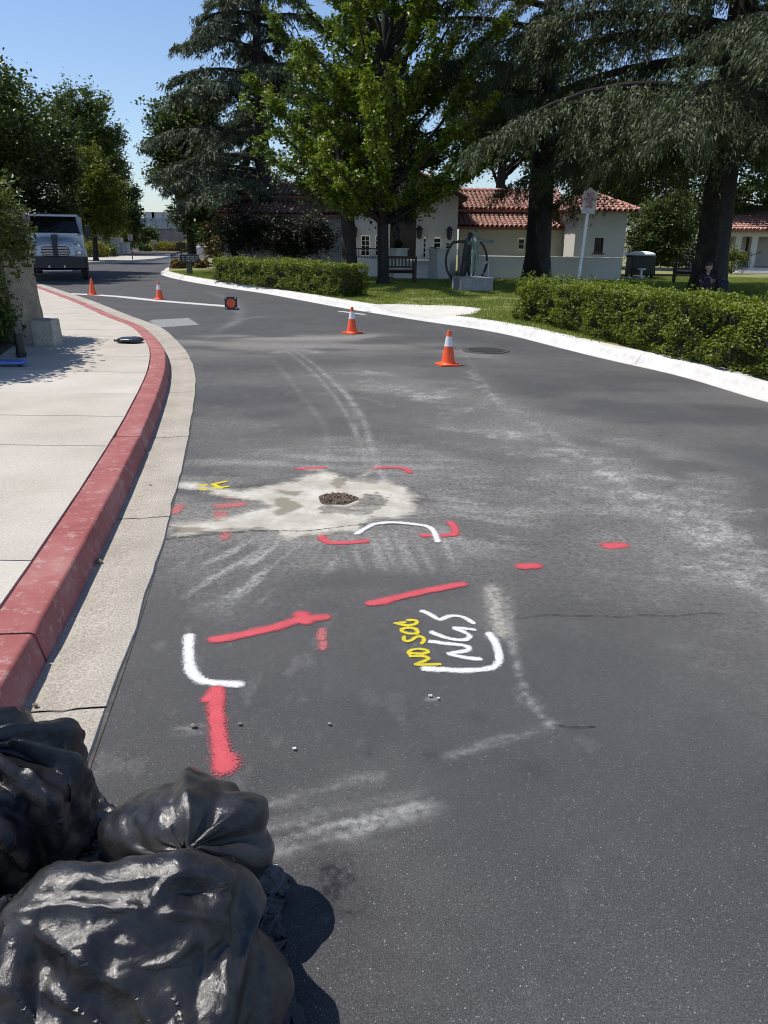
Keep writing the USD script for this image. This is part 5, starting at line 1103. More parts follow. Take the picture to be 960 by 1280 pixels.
# black direction sign on its post
p = gz(237, 343); Yd = p[1]
T = thing('direction_sign', 'low black direction sign on a green post by the corner lawn', 'sign', (p[0], Yd, .15))
x0, z0 = at(226, 328.5, Yd); x1, z1 = at(248.5, 318, Yd)
pw = abs(at(241.5, 335, Yd)[0] - at(235, 335, Yd)[0]) / 2
part(T, 'post', rbox(p[0] - pw, Yd - .02, .1, p[0] + pw, Yd + .12, z0 + .1, .015, 6), M['post_green'])
part(T, 'panel', rbox(x0, Yd - .09, z0, x1, Yd - .02, z1, .015, 6), M['sign_black'])
for k in range(3):
    zz = z1 - (z1 - z0) * (.26 + .24 * k); xx = x0 + .26
    for j, wl in enumerate(((.16, .12, .09), (.12, .17, .10), (.18, .14))[k]):
        part(T, 'worn_lettering', box(xx, Yd - .094, zz - .02, xx + wl, Yd - .0905, zz + .02), M['sign_cream']); xx += wl + .04
for k in range(3):
    zz = z1 - (z1 - z0) * (.26 + .24 * k); part(T, 'arrow_mark', outward(prism_y([(x0 + .07, zz), (x0 + .14, zz + .03), (x0 + .14, zz + .01), (x0 + .19, zz + .01), (x0 + .19, zz - .01), (x0 + .14, zz - .01), (x0 + .14, zz - .03)], Yd - .094, Yd - .091)), M['sign_cream'])
# slim sign poles
for u, vb, vt, Y, lab in ((228.5, 338, 291, None, 'slim metal pole with small plates right behind the direction sign'), (195, 316, 300, 78, 'small far signpost before the brick wall'), (166, 327, 293, None, 'slim grey signpost at the far left sidewalk')):
    p = ground(u, vb, 0) if Y is None else np.array([at(u, vb, Y)[0], Y, 0])
    xt, zt = at(u - (3 if u > 220 else 1.5), vt, p[1]); T = thing('signpost', lab, 'signpost', (p[0], p[1], 0))
    part(T, 'pole', tube([(p[0], p[1], -.02), (p[0], p[1], zt)], .035, 8), M['bark_grey'])
    part(T, 'plate', rbox(p[0] - .16, p[1] - .06, zt - .38, p[0] + .16, p[1] - .04, zt, .008, 6), M['metal_roof'])
    if u > 220: part(T, 'plate', rbox(p[0] - .22, p[1] - .06, zt - .75, p[0] + .22, p[1] - .04, zt - .45, .008, 6), M['wood_dark'])
# dry plants and low block by the direction sign
for k, (u, v, Y, r, h, lf, lab) in enumerate(((232, 337, 40, .35, .25, 'dry_plant', 'straw-coloured plant left of the direction sign post'), (222, 340, 39, .3, .18, 'dry_plant', 'small straw-coloured plant at the kerb nose'), (275, 312, 45, .8, 1.2, 'dry_plant', 'tall dry ornamental grass behind the far hedge end'), (252, 341, 40, .3, .18, 'dry_plant', 'pale dry plant at the far hedge end'))):
    x, z = at(u, v, Y); bush('dry_plant', lab, (x, Y, .15 + h * .9), (r, r, h), lf, 90 + k, 1800, .16, cat='plant')
x0, z0 = at(252, 338, 41.5); x1, z1 = at(266, 329, 41.5)
T = thing('low_wall', 'low tan block wall right of the direction sign', 'wall', (x0, 41.5, .1)); part(T, 'block', rbox(x0, 41.3, .1, (x0 + x1) / 2 - .01, 41.7, z1, .02, 6), M['block']); part(T, 'block', rbox((x0 + x1) / 2 + .01, 41.3, .1, x1, 41.7, z1 - .05, .02, 6), M['stone'])
# far left: sidewalk island, utility boxes
isl = sg.Polygon([tuple(ground(u, v)[:2]) for u, v in ((60, 336), (100, 331), (140, 329.5), (190, 326), (214, 322.5), (212, 320), (180, 320.5), (120, 323), (60, 327))])
struct('far_sidewalk', prism_z(isl, -.02, .13), M['sidewalk'])
bedp = sg.Polygon([tuple(ground(u, v)[:2]) for u, v in ((60, 328), (120, 323.5), (180, 321), (214, 320.2), (225, 316), (150, 312), (40, 316))])
struct('far_planting', prism_z(bedp, -.02, .16), M['soil'])
for k, (u, v, w, h, lab) in enumerate(((133, 318, 1.0, 1.5, 'grey utility box left of its neighbour'), (147, 318, .95, 1.35, 'grey utility box right of its neighbour'), (158, 318, .5, 1.0, 'small pale utility box at the end of the pair'))):
    x, z = at(u, v, 68); T = thing('utility_box', lab, 'utility box', (x, 68, 0))
    part(T, 'cabinet', rbox(x - w / 2, 67.6, 0, x + w / 2, 68.4, h, .04, 6), M['block']); part(T, 'door', rbox(x - w / 2 + .08, 67.57, .15, x + w / 2 - .08, 67.605, h - .15, .01, 6), M['metal_roof']); part(T, 'lid', rbox(x - w / 2 - .03, 67.56, h - .01, x + w / 2 + .03, 68.44, h + .06, .02, 6), M['block'])

# ------------------------------------------------------------------ truck
xl, xr = at(40, 340, 30.2)[0], at(112, 340, 30.2)[0]; cx, W = (xl + xr) / 2 - .02, 2.36; Yt = 30.0
T = thing('truck', 'white medium-duty truck with black bumper parked facing the viewer', 'truck', (cx, Yt, 0), math.radians(20)); UsdGeom.Xformable(stage.GetPrimAtPath(T)).AddScaleOp().Set(Gf.Vec3f(.93, .93, .90))
def tp(name, m, mt, label=None, parent=None, smooth=30): return part(parent or T, name, m, M[mt], label, smooth=smooth, local=True)
hw = W / 2
def loft(sections):
    """Sections (y, outline in x-z) of equal count joined into a closed skin."""
    rows = [[(x, y, z) for x, z in o] + [(o[0][0], y, o[0][1])] for y, o in sections]
    m = sheet(rows); c0 = trimesh.Trimesh(*((lambda v, f: (np.column_stack([v[:, 0], np.full(len(v), sections[0][0]), v[:, 1]]), f))(*trimesh.creation.triangulate_polygon(sg.Polygon(sections[0][1]), engine='earcut'))), process=False)
    c1 = trimesh.Trimesh(*((lambda v, f: (np.column_stack([v[:, 0], np.full(len(v), sections[-1][0]), v[:, 1]]), f))(*trimesh.creation.triangulate_polygon(sg.Polygon(sections[-1][1]), engine='earcut'))), process=False)
    m = trimesh.util.concatenate([m, c0, c1]); trimesh.repair.fix_normals(m); return m
hood = lambda w, zb, zt, r: [(-w, zb), (w, zb), (w, zt - r), (w * .86, zt - r * .25), (w * .5, zt), (-w * .5, zt), (-w * .86, zt - r * .25), (-w, zt - r)]
tp('bonnet', loft([(0, hood(.72, .98, 1.40, .25)), (.12, hood(.80, .9, 1.52, .28)), (.7, hood(.86, .9, 1.68, .25)), (1.35, hood(.92, .9, 1.78, .22))]), 'truck_white')
for s in (-1, 1):
    fw = [(s * .62, .86), (s * (hw - .03), .86), (s * hw, 1.02), (s * (hw - .05), 1.26), (s * .98, 1.40), (s * .62, 1.46)]
    if s < 0: fw = fw[::-1]
    fs = [(s * .66, .90), (s * (hw - .10), .90), (s * (hw - .08), 1.02), (s * (hw - .16), 1.22), (s * .94, 1.33), (s * .66, 1.38)]
    if s < 0: fs = fs[::-1]
    tp('fender', loft([(.06, fs), (.22, fw), (1.2, fw)]), 'truck_white')
    hl = [(s * .70, 1.03), (s * 1.04, .99), (s * 1.09, 1.08), (s * 1.0, 1.19), (s * .84, 1.22), (s * .71, 1.15)]
    if s < 0: hl = hl[::-1]
    h_ = part(T, 'headlight', prism_y(hl, .015, .12), M['headlamp'], local=True)
    part(h_, 'lamp_bowl', lathe([(0, -.01), (.07, -.01), (.075, .02), (0, .02)], 14, (s * .88, -.0, 0)).apply_transform(np.array([[1, 0, 0, 0], [0, 0, 1, .0], [0, 1, 0, 1.10], [0, 0, 0, 1]])), M['chrome'], local=True)
    part(h_, 'turn_lamp', rbox(s * 1.06 - .04, .03, 1.02, s * 1.06 + .04, .10, 1.10, .01, 6), M['amber'], local=True)
g_ = part(T, 'grille', prism_y([(-.46, .96), (.46, .96), (.54, 1.10), (.50, 1.32), (.40, 1.36), (-.40, 1.36), (-.50, 1.32), (-.54, 1.10)], -.015, .05), M['truck_black'], local=True)
for k in range(6):
    z = 1.0 + k * .062; w = .47 + .05 * math.sin(k / 5 * 3.1); part(g_, 'slat', rbox(-w, -.035, z - .013, w, -.01, z + .013, .006, 4), M['chrome'], local=True)
tp('bonnet_strap', rbox(-.10, -.045, .94, .10, .02, 1.62, .015, 6), 'truck_black', 'black vertical strip over grille and bonnet')
tp('bonnet_strap', rbox(-.10, .0, 1.50, .10, 1.3, 1.80, .015, 6), 'truck_black')
tp('bumper', loft([(-.28, [(-1.06, .50), (1.06, .50), (1.06, .92), (-1.06, .92)]), (-.16, [(-1.16, .46), (1.16, .46), (1.16, .95), (-1.16, .95)]), (.10, [(-1.18, .46), (1.18, .46), (1.18, .95), (-1.18, .95)])]), 'truck_black')
tp('bumper_step', rbox(-.55, -.24, .36, .55, -.05, .42, .01, 6), 'chrome')
tp('number_plate', rbox(-1.05, -.315, .68, -.78, -.285, .84, .006, 6), 'white_metal')
tp('tow_hook', rbox(.25, -.33, .50, .31, -.27, .60, .01, 6), 'chrome'); tp('tow_hook', rbox(-.31, -.33, .50, -.25, -.27, .60, .01, 6), 'chrome')
cab = lambda w, zt: [(-w, .95), (w, .95), (w, 1.80), (w * .90, zt - .12), (w * .82, zt), (-w * .82, zt), (-w * .90, zt - .12), (-w, 1.80)]
tp('cab', loft([(1.15, cab(1.04, 1.85)), (1.35, cab(1.08, 2.02)), (1.75, cab(1.10, 2.62)), (3.2, cab(1.10, 2.66))]), 'truck_white')
ws = trimesh.Trimesh([(-.98, 1.20, 1.84), (.98, 1.20, 1.84), (.84, 1.70, 2.52), (-.84, 1.70, 2.52), (-.98, 1.23, 1.82), (.98, 1.23, 1.82), (.84, 1.73, 2.50), (-.84, 1.73, 2.50)], [(0, 1, 2), (0, 2, 3), (6, 5, 4), (7, 6, 4), (0, 4, 5), (0, 5, 1), (3, 2, 6), (3, 6, 7)], process=False); trimesh.repair.fix_normals(ws); ws.apply_translation((0, -.035, .03))
tp('windscreen', ws, 'dark_glass', smooth=False)
tp('wiper', bar((-.5, 1.15, 1.90), (-.05, 1.22, 1.98), .012), 'truck_black'); tp('wiper', bar((.1, 1.15, 1.90), (.55, 1.22, 1.98), .012), 'truck_black')
tp('sun_visor', rbox(-.92, 1.45, 2.52, .92, 1.74, 2.60, .015, 6), 'truck_white')
for s in (-1, 1):
    mr = tp('mirror', rbox(s * 1.28 - .10, 1.15, 1.75, s * 1.28 + .10, 1.27, 2.20, .03, 6), 'truck_black'); part(mr, 'mirror_arm', tube([(s * 1.06, 1.3, 2.0), (s * 1.2, 1.22, 2.0)], .02, 6), M['truck_black'], local=True)
    tp('side_window', rbox(s * 1.095 - .012, 1.85, 1.82, s * 1.095 + .012, 2.75, 2.42, .006, 4), 'dark_glass')
    for y, dual in ((.72, 0), (5.6, 1)):
        w_ = tp('wheel', lathe([(.0, -.13), (.26, -.13), (.30, -.14), (.46, -.12), (.49, -.06), (.49, .06), (.46, .12), (.30, .14), (.26, .10), (0, .10)], 28).apply_transform(np.array([[0, 0, 1, s * (hw - .18)], [0, 1, 0, y], [-1, 0, 0, .495], [0, 0, 0, 1.]])), 'rubber')
        part(w_, 'rim', lathe([(0, -.10), (.06, -.12), (.10, -.08), (.24, -.105), (.255, -.132), (.255, .05), (0, .05)], 20).apply_transform(np.array([[0, 0, -1, s * (hw - .18 + .02)], [0, 1, 0, y], [1, 0, 0, .495], [0, 0, 0, 1.]])), M['chrome'], local=True)
tp('cargo_box', rbox(-1.05, 3.35, 1.05, 1.05, 8.0, 2.55, .03, 6), 'truck_white'); tp('chassis', box(-.5, .3, .55, .5, 8.0, .95), 'truck_black'); tp('under_shield', box(-1.0, .12, .40, 1.0, 1.2, .9), 'truck_black')
# ------------------------------------------------------------------ buildings
def tiles(x0, x1, ya, za, yb, zb, pitch=.21, course=.36, seed=0, axis='y'):
    """Barrel tiles from the eave (ya, za) up to the ridge (yb, zb); each tile an arched piece overlapping the one below."""
    rs = np.random.RandomState(seed); L = math.hypot(yb - ya, zb - za); nr, nc = int(L / course) + 1, int(abs(x1 - x0) / pitch)
    a = np.linspace(0, np.pi, 6); up = np.array([0, -(zb - za) / L, (yb - ya) / L]) * np.sign(yb - ya); al = np.array([0, (yb - ya) / L, (zb - za) / L])
    V, F_ = [], []
    for r in range(nr):
        for c in range(nc):
            x = min(x0, x1) + (c + .5) * pitch; s0 = r * course - .04 + rs.normal(0, .012); s1 = min(s0 + course + .07, L)
            if s1 <= s0: continue
            ra, rb = pitch * .47, pitch * .38; o = np.array([x + rs.normal(0, .006), ya, za])
            ca = o + al * s0 + np.outer(np.cos(a) * ra, [1, 0, 0]) + np.outer(np.sin(a) * ra * .85 + .035, up); cb = o + al * s1 + np.outer(np.cos(a) * rb, [1, 0, 0]) + np.outer(np.sin(a) * rb * .75 + .005, up)
            i = len(V) * 12; V.append(np.vstack([ca, cb]))
            for k in range(5): F_ += [(i + k, i + k + 1, i + 7 + k), (i + k, i + 7 + k, i + 6 + k)]
    m = trimesh.Trimesh(np.vstack(V), F_, process=False)
    if axis == 'x':
        m.vertices = m.vertices[:, [1, 0, 2]]; m.invert()
    return upward(m)
def slope(x0, x1, ya, za, yb, zb, th=.10):
    v = [(x0, ya, za), (x1, ya, za), (x1, yb, zb), (x0, yb, zb)]; v += [(a, b_, c - th) for a, b_, c in v]
    m = trimesh.Trimesh(v, [(0, 1, 2), (0, 2, 3), (6, 5, 4), (7, 6, 4), (0, 4, 5), (0, 5, 1), (1, 5, 6), (1, 6, 2), (2, 6, 7), (2, 7, 3), (3, 7, 4), (3, 4, 0)], process=False); trimesh.repair.fix_normals(m); return m
def wall_with(x0, x1, z0, z1, Y, th, holes):
    """A wall facing the viewer with openings (polygons in x-z)."""
    p = sg.box(x0, z0, x1, z1)
    for h in holes: p = p.difference(h if isinstance(h, sg.Polygon) else sg.box(*h))
    return prism_y(p, Y, Y + th)
def window(parent, x0, z0, x1, z1, Y, bars=(2, 3), mt='frame_white', fr=.05, sill=True):
    W_ = part(parent, 'window', [box(x0, Y + .04, z0, x0 + fr, Y + .12, z1), box(x1 - fr, Y + .04, z0, x1, Y + .12, z1), box(x0 + fr, Y + .04, z0, x1 - fr, Y + .12, z0 + fr), box(x0 + fr, Y + .04, z1 - fr, x1 - fr, Y + .12, z1)], M[mt])
    nx, nz_ = bars; gx = (x1 - x0 - 2 * fr); gzz = (z1 - z0 - 2 * fr)
    mb = [box(x0 + fr + gx * i / nx - .014, Y + .055, z0 + fr, x0 + fr + gx * i / nx + .014, Y + .10, z1 - fr) for i in range(1, nx)] + [box(x0 + fr, Y + .057, z0 + fr + gzz * j / nz_ - .014, x1 - fr, Y + .098, z0 + fr + gzz * j / nz_ + .014) for j in range(1, nz_)]
    if mb: part(W_, 'glazing_bars', mb, M[mt])
    for i in range(nx):
        for j in range(nz_):
            part(W_, 'pane', box(x0 + fr + gx * i / nx + .014, Y + .075, z0 + fr + gzz * j / nz_ + .014, x0 + fr + gx * (i + 1) / nx - .014, Y + .082, z0 + fr + gzz * (j + 1) / nz_ - .014), M['dark_glass'])
    if sill: part(W_, 'sill', box(x0 - .05, Y - .06, z0 - .06, x1 + .05, Y + .13, z0 - .004), M[mt])
def rail(parent, x0, x1, z0, z1, Y, n, name='railing'):
    r_ = part(parent, name, [box(x0, Y - .02, z1 - .04, x1, Y + .02, z1), box(x0, Y - .015, z0 + .05, x1, Y + .015, z0 + .08)], M['iron'])
    part(r_, 'balusters', [bar((x0 + (x1 - x0) * i / n, Y, z0), (x0 + (x1 - x0) * i / n, Y, z1 - .03), .011) for i in range(n + 1)], M['iron'], kind='stuff')
Z = lambda u, v, Y: at(u, v, Y)[1]
Xx = lambda u, v, Y: at(u, v, Y)[0]
MainH = thing('villa', 'white stucco villa with red barrel-tile roofs behind the trees', 'building', (1.0, 36, .1))
# right wing: long wall, two roof tiers
Yw = 36.0; xa, xb = Xx(574, 300, Yw), Xx(712, 300, Yw); ze = Z(630, 284, Yw - .35)
wx0, wz0 = at(646, 313, Yw); wx1, wz1 = at(657.5, 297, Yw)
part(MainH, 'wall', wall_with(xa, xb, 0, ze + .05, Yw, .3, [(wx0, wz0, wx1, wz1)]), M['stucco_warm'], 'cream wall of the long right wing')
window(MainH, wx0, wz0, wx1, wz1, Yw, (1, 2))
yl = Yw + 1.9; zl = Z(630, 268.5, yl)
part(MainH, 'roof_base', slope(xa - .2, xb, Yw - .35, ze, yl, zl), M['tile_bed'])
part(MainH, 'roof_tiles', tiles(xa - .2, xb, Yw - .38, ze + .01, yl, zl + .01, seed=1), M['tile_a'], kind='stuff')
yu = yl + .05; zu = Z(630, 262, yu - .3)
part(MainH, 'upper_wall', box(xa - .3, yu, zl - .3, xb + 2, yu + .3, zu + .1), M['stucco_warm'])
yr = yu + 3.6; zr = Z(630, 240, yr)
part(MainH, 'roof_base', slope(xa - .3, xb + .5, yu - .35, zu, yr, zr), M['tile_bed'])
part(MainH, 'roof_tiles', tiles(xa - .3, xb + .5, yu - .38, zu + .01, yr, zr + .01, seed=2), M['tile_a'], kind='stuff')
part(MainH, 'ridge_tiles', [tube([(x, yr, zr + .05), (x + .36, yr, zr + .07)], [.10, .12], 8) for x in np.arange(xa - .3, xb + .4, .33)], M['tile_a'], kind='stuff')
part(MainH, 'roof_base', slope(xa - .3, xb + .5, yr + 3.6, zu, yr, zr), M['tile_bed'])
# pavilion at the right end
Yp = 33.5; pa, pb = Xx(718.5, 300, Yp), Xx(781, 300, Yp); zp = Z(745, 264, Yp - .3)
wx0, wz0 = at(742, 316, Yp); wx1, wz1 = at(755, 297.5, Yp)
part(MainH, 'wall', wall_with(pa, pb, 0, zp + .05, Yp, .3, [(wx0, wz0, wx1, wz1)]), M['stucco'], 'grey-white front wall of the right pavilion')
part(MainH, 'side_wall', box(pa, Yp + .302, 0, pa + .3, Yw + 2.5, zp + .05), M['stucco']); part(MainH, 'side_wall', box(pb - .3, Yp + .302, 0, pb, Yw + 4, zp + .05), M['stucco'])
window(MainH, wx0, wz0, wx1, wz1, Yp, (1, 1), 'wood_dark')
zt = Z(738, 243, Yp + 2.6); xm = (pa + pb) / 2; ov = .38
def hip(xl, xr, yf, yb, z0, zt, inset):
    v = [(xl, yf, z0), (xr, yf, z0), (xr, yb, z0), (xl, yb, z0), ((xl + xr) / 2, yf + inset, zt), ((xl + xr) / 2, yb - inset, zt)]
    m = trimesh.Trimesh(v, [(0, 1, 4), (1, 2, 5), (1, 5, 4), (2, 3, 5), (3, 0, 4), (3, 4, 5), (0, 2, 1), (0, 3, 2)], process=False); trimesh.repair.fix_normals(m); return m
part(MainH, 'roof_base', hip(pa - ov, pb + ov, Yp - ov, Yp + 5.6, zp, zt, 2.6), M['tile_bed'])
def hip_tiles(xl, xr, yf, z0, xc, yt, zt, seed):
    m = tiles(xl, xr, yf, z0, yt, zt, seed=seed); c = m.triangles_center; t = (c[:, 1] - yf) / (yt - yf)
    ok = (c[:, 0] > xl + (xc - xl) * t - .05) & (c[:, 0] < xr - (xr - xc) * t + .05); m.update_faces(ok); m.remove_unreferenced_vertices(); return m
part(MainH, 'roof_tiles', hip_tiles(pa - ov, pb + ov, Yp - ov - .03, zp + .01, xm, Yp + 2.6 - ov, zt + .02, 3), M['tile_a'], kind='stuff')
ms = tiles(Yp - ov, Yp + 5.6, pa - ov - .03, zp + .01, xm, zt + .02, seed=4, axis='x'); c = ms.triangles_center; t = (c[:, 0] - (pa - ov)) / (xm - pa + ov); ms.update_faces((c[:, 1] > Yp - ov + 2.6 * t - .05)); ms.remove_unreferenced_vertices()
part(MainH, 'roof_tiles', ms, M['tile_a'], kind='stuff')
for xe in (pa - ov, pb + ov):
    q = np.linspace(0, 1, 14); ln = np.stack([xe + (xm - xe) * q, Yp - ov + 2.6 * q, zp + .06 + (zt - zp) * q], 1)
    part(MainH, 'hip_tiles', [tube([a_, a_ + (b_ - a_) * 1.15], [.11, .09], 7) for a_, b_ in zip(ln[:-1], ln[1:])], M['tile_a'], kind='stuff')
# low garden wall before the right wing
GW = thing('garden_wall', 'long low grey-white wall in front of the right wing', 'wall', (8, 32, .1))
zg = Z(740, 323, 32.0); part(GW, 'wall', box(Xx(575, 330, 32.6), 32.0, 0, Xx(777, 330, 32), 32.28, zg), M['stucco']); part(GW, 'coping', rbox(Xx(575, 330, 32.6) - .03, 31.97, zg - .002, Xx(777, 330, 32) + .03, 32.31, zg + .05, .015, 4), M['stucco'])
# central gabled block
Yc = 34.6; ca, cb = Xx(434, 280, Yc), Xx(572, 280, Yc); uc = 503; xc = Xx(uc, 260, Yc)
ca = xc - (cb - xc)
zev = Z(570, 246, Yc); zpk = Z(503, 212, Yc)
def rect(u0, v0, u1, v1, Y): return (Xx(u0, v1, Y), Z(u0, v1, Y), Xx(u1, v1, Y), Z(u0, v0, Y))
ax0, az0, ax1, az1 = rect(487, 254, 519.5, 325, Yc); ar = (ax1 - ax0) / 2
arch = sg.Polygon([(ax0, az0), (ax1, az0)] + [(ax0 + ar + ar * math.cos(t), az1 - ar * .8 + ar * .8 * math.sin(t)) for t in np.linspace(0, np.pi, 14)])
doors = [rect(526.5, 294, 534, 328, Yc), rect(539.5, 294, 552, 328, Yc)]
wins = [rect(450.5, 293, 463, 321, Yc), rect(468, 293, 474, 321, Yc), rect(556, 302, 563, 312, Yc)]
gpoly = sg.Polygon([(ca, 0), (cb, 0), (cb, zev), (xc, zpk), (ca, zev)]).difference(arch)
for r_ in doors + wins: gpoly = gpoly.difference(sg.box(*r_))
part(MainH, 'gable_wall', prism_y(gpoly, Yc, Yc + .3), M['stucco'], 'white gabled front with the tall arched opening')
part(MainH, 'side_wall', box(ca, Yc + .302, 0, ca + .3, Yc + 6, zev), M['stucco']); part(MainH, 'side_wall', box(cb - .3, Yc + .302, 0, cb, Yc + 6, zev), M['stucco'])
for s in (-1, 1):
    xe = xc + s * (cb - xc + .35); ze_ = zev - .35 * (zpk - zev) / (cb - xc)
    v = [(xe, Yc - .3, ze_), (xc, Yc - .3, zpk + .04), (xc, Yc + 6, zpk + .04), (xe, Yc + 6, ze_)]; v += [(a_, b_, c_ + .12) for a_, b_, c_ in v]
    m = trimesh.Trimesh(v, [(0, 1, 2), (0, 2, 3), (6, 5, 4), (7, 6, 4), (0, 4, 5), (0, 5, 1), (1, 5, 6), (1, 6, 2), (2, 6, 7), (2, 7, 3), (3, 7, 4), (3, 4, 0)], process=False); trimesh.repair.fix_normals(m); part(MainH, 'roof_base', m, M['wood_dark'])
    tm = tiles(Yc - .3, Yc + 6, xe, ze_ + .13, xc, zpk + .17, seed=7 + s, axis='x'); part(MainH, 'roof_tiles', tm, M['tile_a'], kind='stuff')
aw = part(MainH, 'arched_window', prism_y(arch.buffer(-.002), Yc + .16, Yc + .18), M['dark_glass'])
part(aw, 'glazing_bars', [box(ax0 + (ax1 - ax0) * t - .02, Yc + .12, az0, ax0 + (ax1 - ax0) * t + .02, Yc + .158, az1 - (.35 if t != .5 else .02)) for t in (.25, .5, .75)] + [box(ax0, Yc + .115, az0 + (az1 - az0) * t - .02, ax1, Yc + .155, az0 + (az1 - az0) * t + .02) for t in (.3, .55)], M['wood_dark'])
for r_ in doors:
    d_ = part(MainH, 'door', [box(r_[0], Yc + .06, r_[1], r_[0] + .09, Yc + .12, r_[3]), box(r_[2] - .09, Yc + .06, r_[1], r_[2], Yc + .12, r_[3]), box(r_[0] + .09, Yc + .06, r_[3] - .1, r_[2] - .09, Yc + .12, r_[3]), box(r_[0] + .09, Yc + .06, r_[1], r_[2] - .09, Yc + .12, r_[1] + .2)], M['frame_white'])
    for k in range(4):
        z0_ = r_[1] + .2 + (r_[3] - r_[1] - .3) * k / 4; part(d_, 'pane', box(r_[0] + .09, Yc + .08, z0_ + .02, r_[2] - .09, Yc + .09, z0_ + (r_[3] - r_[1] - .3) / 4 - .02), M['dark_glass']); part(d_, 'glazing_bar', box(r_[0] + .09, Yc + .07, z0_ - .02, r_[2] - .09, Yc + .11, z0_ + .02), M['frame_white'])
for r_ in wins: window(MainH, *r_, Yc, (2 if r_[2] - r_[0] > .35 else 1, 4 if r_[3] - r_[1] > .6 else 2))
for u, v in ((443, 291), (524, 291), (561.5, 292)):
    x, z = at(u, v, Yc); L_ = part(MainH, 'wall_lantern', lathe([(0, z - .26), (.05, z - .24), (.10, z - .18), (.12, z + .12), (.16, z + .14), (.05, z + .26), (0, z + .30)], 8, (x, Yc - .16, 0)), M['iron']); part(L_, 'bracket', box(x - .02, Yc - .16, z + .16, x + .02, Yc + .01, z + .20), M['iron'])
px0, pz0 = at(557, 238, Yc + 4); part(MainH, 'roof_pipe', tube([(px0, Yc + 4, pz0 - 1.5), (px0, Yc + 4, Z(557, 212, Yc + 4))], .07, 8), M['tile_bed'])
# left wing
Yl = 36.2; la, lb = Xx(283, 320, Yl), ca + .1; zlw = Z(340, 268, Yl)
part(MainH, 'wall', box(la, Yl, 0, lb, Yl + .3, zlw + .05), M['stucco'], 'shaded wall of the left wing')
part(MainH, 'side_wall', box(la, Yl + .302, 0, la + .3, Yl + 6, zlw + .05), M['stucco'])
part(MainH, 'roof_base', slope(la - .3, lb, Yl - .4, zlw, Yl + 2.0, Z(340, 252, Yl + 2.0)), M['tile_bed']); part(MainH, 'roof_tiles', tiles(la - .3, lb, Yl - .43, zlw + .01, Yl + 2.0, Z(340, 252, Yl + 2.0) + .01, seed=5), M['tile_a'], kind='stuff')
yq = Yl + 2.0; z2 = Z(340, 245, yq); part(MainH, 'upper_wall', box(la, yq, zlw, lb, yq + .3, z2 + .1), M['stucco'])
part(MainH, 'roof_base', slope(la - .2, lb + .4, yq - .35, z2, yq + 3, Z(340, 228, yq + 3)), M['tile_bed']); part(MainH, 'roof_tiles', tiles(la - .2, lb + .4, yq - .38, z2 + .01, yq + 3, Z(340, 228, yq + 3) + .01, seed=6), M['tile_a'], kind='stuff')
part(MainH, 'roof_base', slope(la - .2, lb + .4, yq + 6, z2, yq + 3, Z(340, 228, yq + 3)), M['tile_bed'])
part(MainH, 'downpipe', tube([(la + .05, Yl - .06, 0), (la + .05, Yl - .06, zlw)], .05, 8), M['frame_white'])
# terrace, steps, planters
TR = thing('terrace', 'white plastered terrace with iron rail and steps before the arched window', 'terrace', (xc, 33, .1))
ta, tb, zt_ = Xx(437, 335, 32.4), Xx(491, 335, 32.4), Z(460, 323.5, 32.4)
part(TR, 'terrace_wall', box(ta, 32.4, 0, tb, 32.65, zt_), M['stucco']); part(TR, 'terrace_floor', box(ta, 32.652, 0, Xx(560, 330, 33.2), Yc - .002, zt_ - .05), M['ramp_concrete'])
rail(TR, ta, tb - .1, zt_, Z(460, 310, 32.5), 32.5, 14)
sx0, sx1 = Xx(492, 340, 32.3), Xx(541, 340, 32.3)
for k in range(4): part(TR, 'step', box(sx0, 31.5 + .3 * k, 0, sx1, 31.5 + .3 * (k + 1) - (.003 if k < 3 else -.0), .15 + (zt_ - .2) * (k + 1) / 4), M['ramp_concrete'])
pc = [(Xx(498.5, 320, 32.2), 32.15, .34, Z(498, 310, 32.2)), (Xx(549, 330, 31.6), 31.5, .42, Z(549, 311, 31.6))]
for x, y, r_, zz in pc: part(TR, 'pier', lathe([(r_, 0), (r_, zz - .06), (r_ + .05, zz - .06), (r_ + .05, zz), (0, zz)], 20, (x, y, 0)), M['stucco'], smooth=40)
bush('planter_shrub', 'small dry plant on the left round pier', (pc[0][0], pc[0][1], pc[0][3] + .14), (.2, .2, .14), 'purple_leaf', 77, 500, .07, cat='plant')
x, y, r_, zz = pc[0]; T = thing('urn_lamp', 'dark lantern standing on the left round pier', 'lantern', (x - .05, y, zz)); part(T, 'lantern_body', lathe([(.02, 0), (.10, 0), (.03, .08), (.03, .25), (.12, .34), (.14, .62), (.17, .66), (0, .82)], 8, (x - .05, y, zz)), M['iron'])
rail(TR, Xx(537, 320, 31.9), Xx(545, 320, 31.9), zz - .3, zz + .05, 31.9, 3, 'stair_rail')
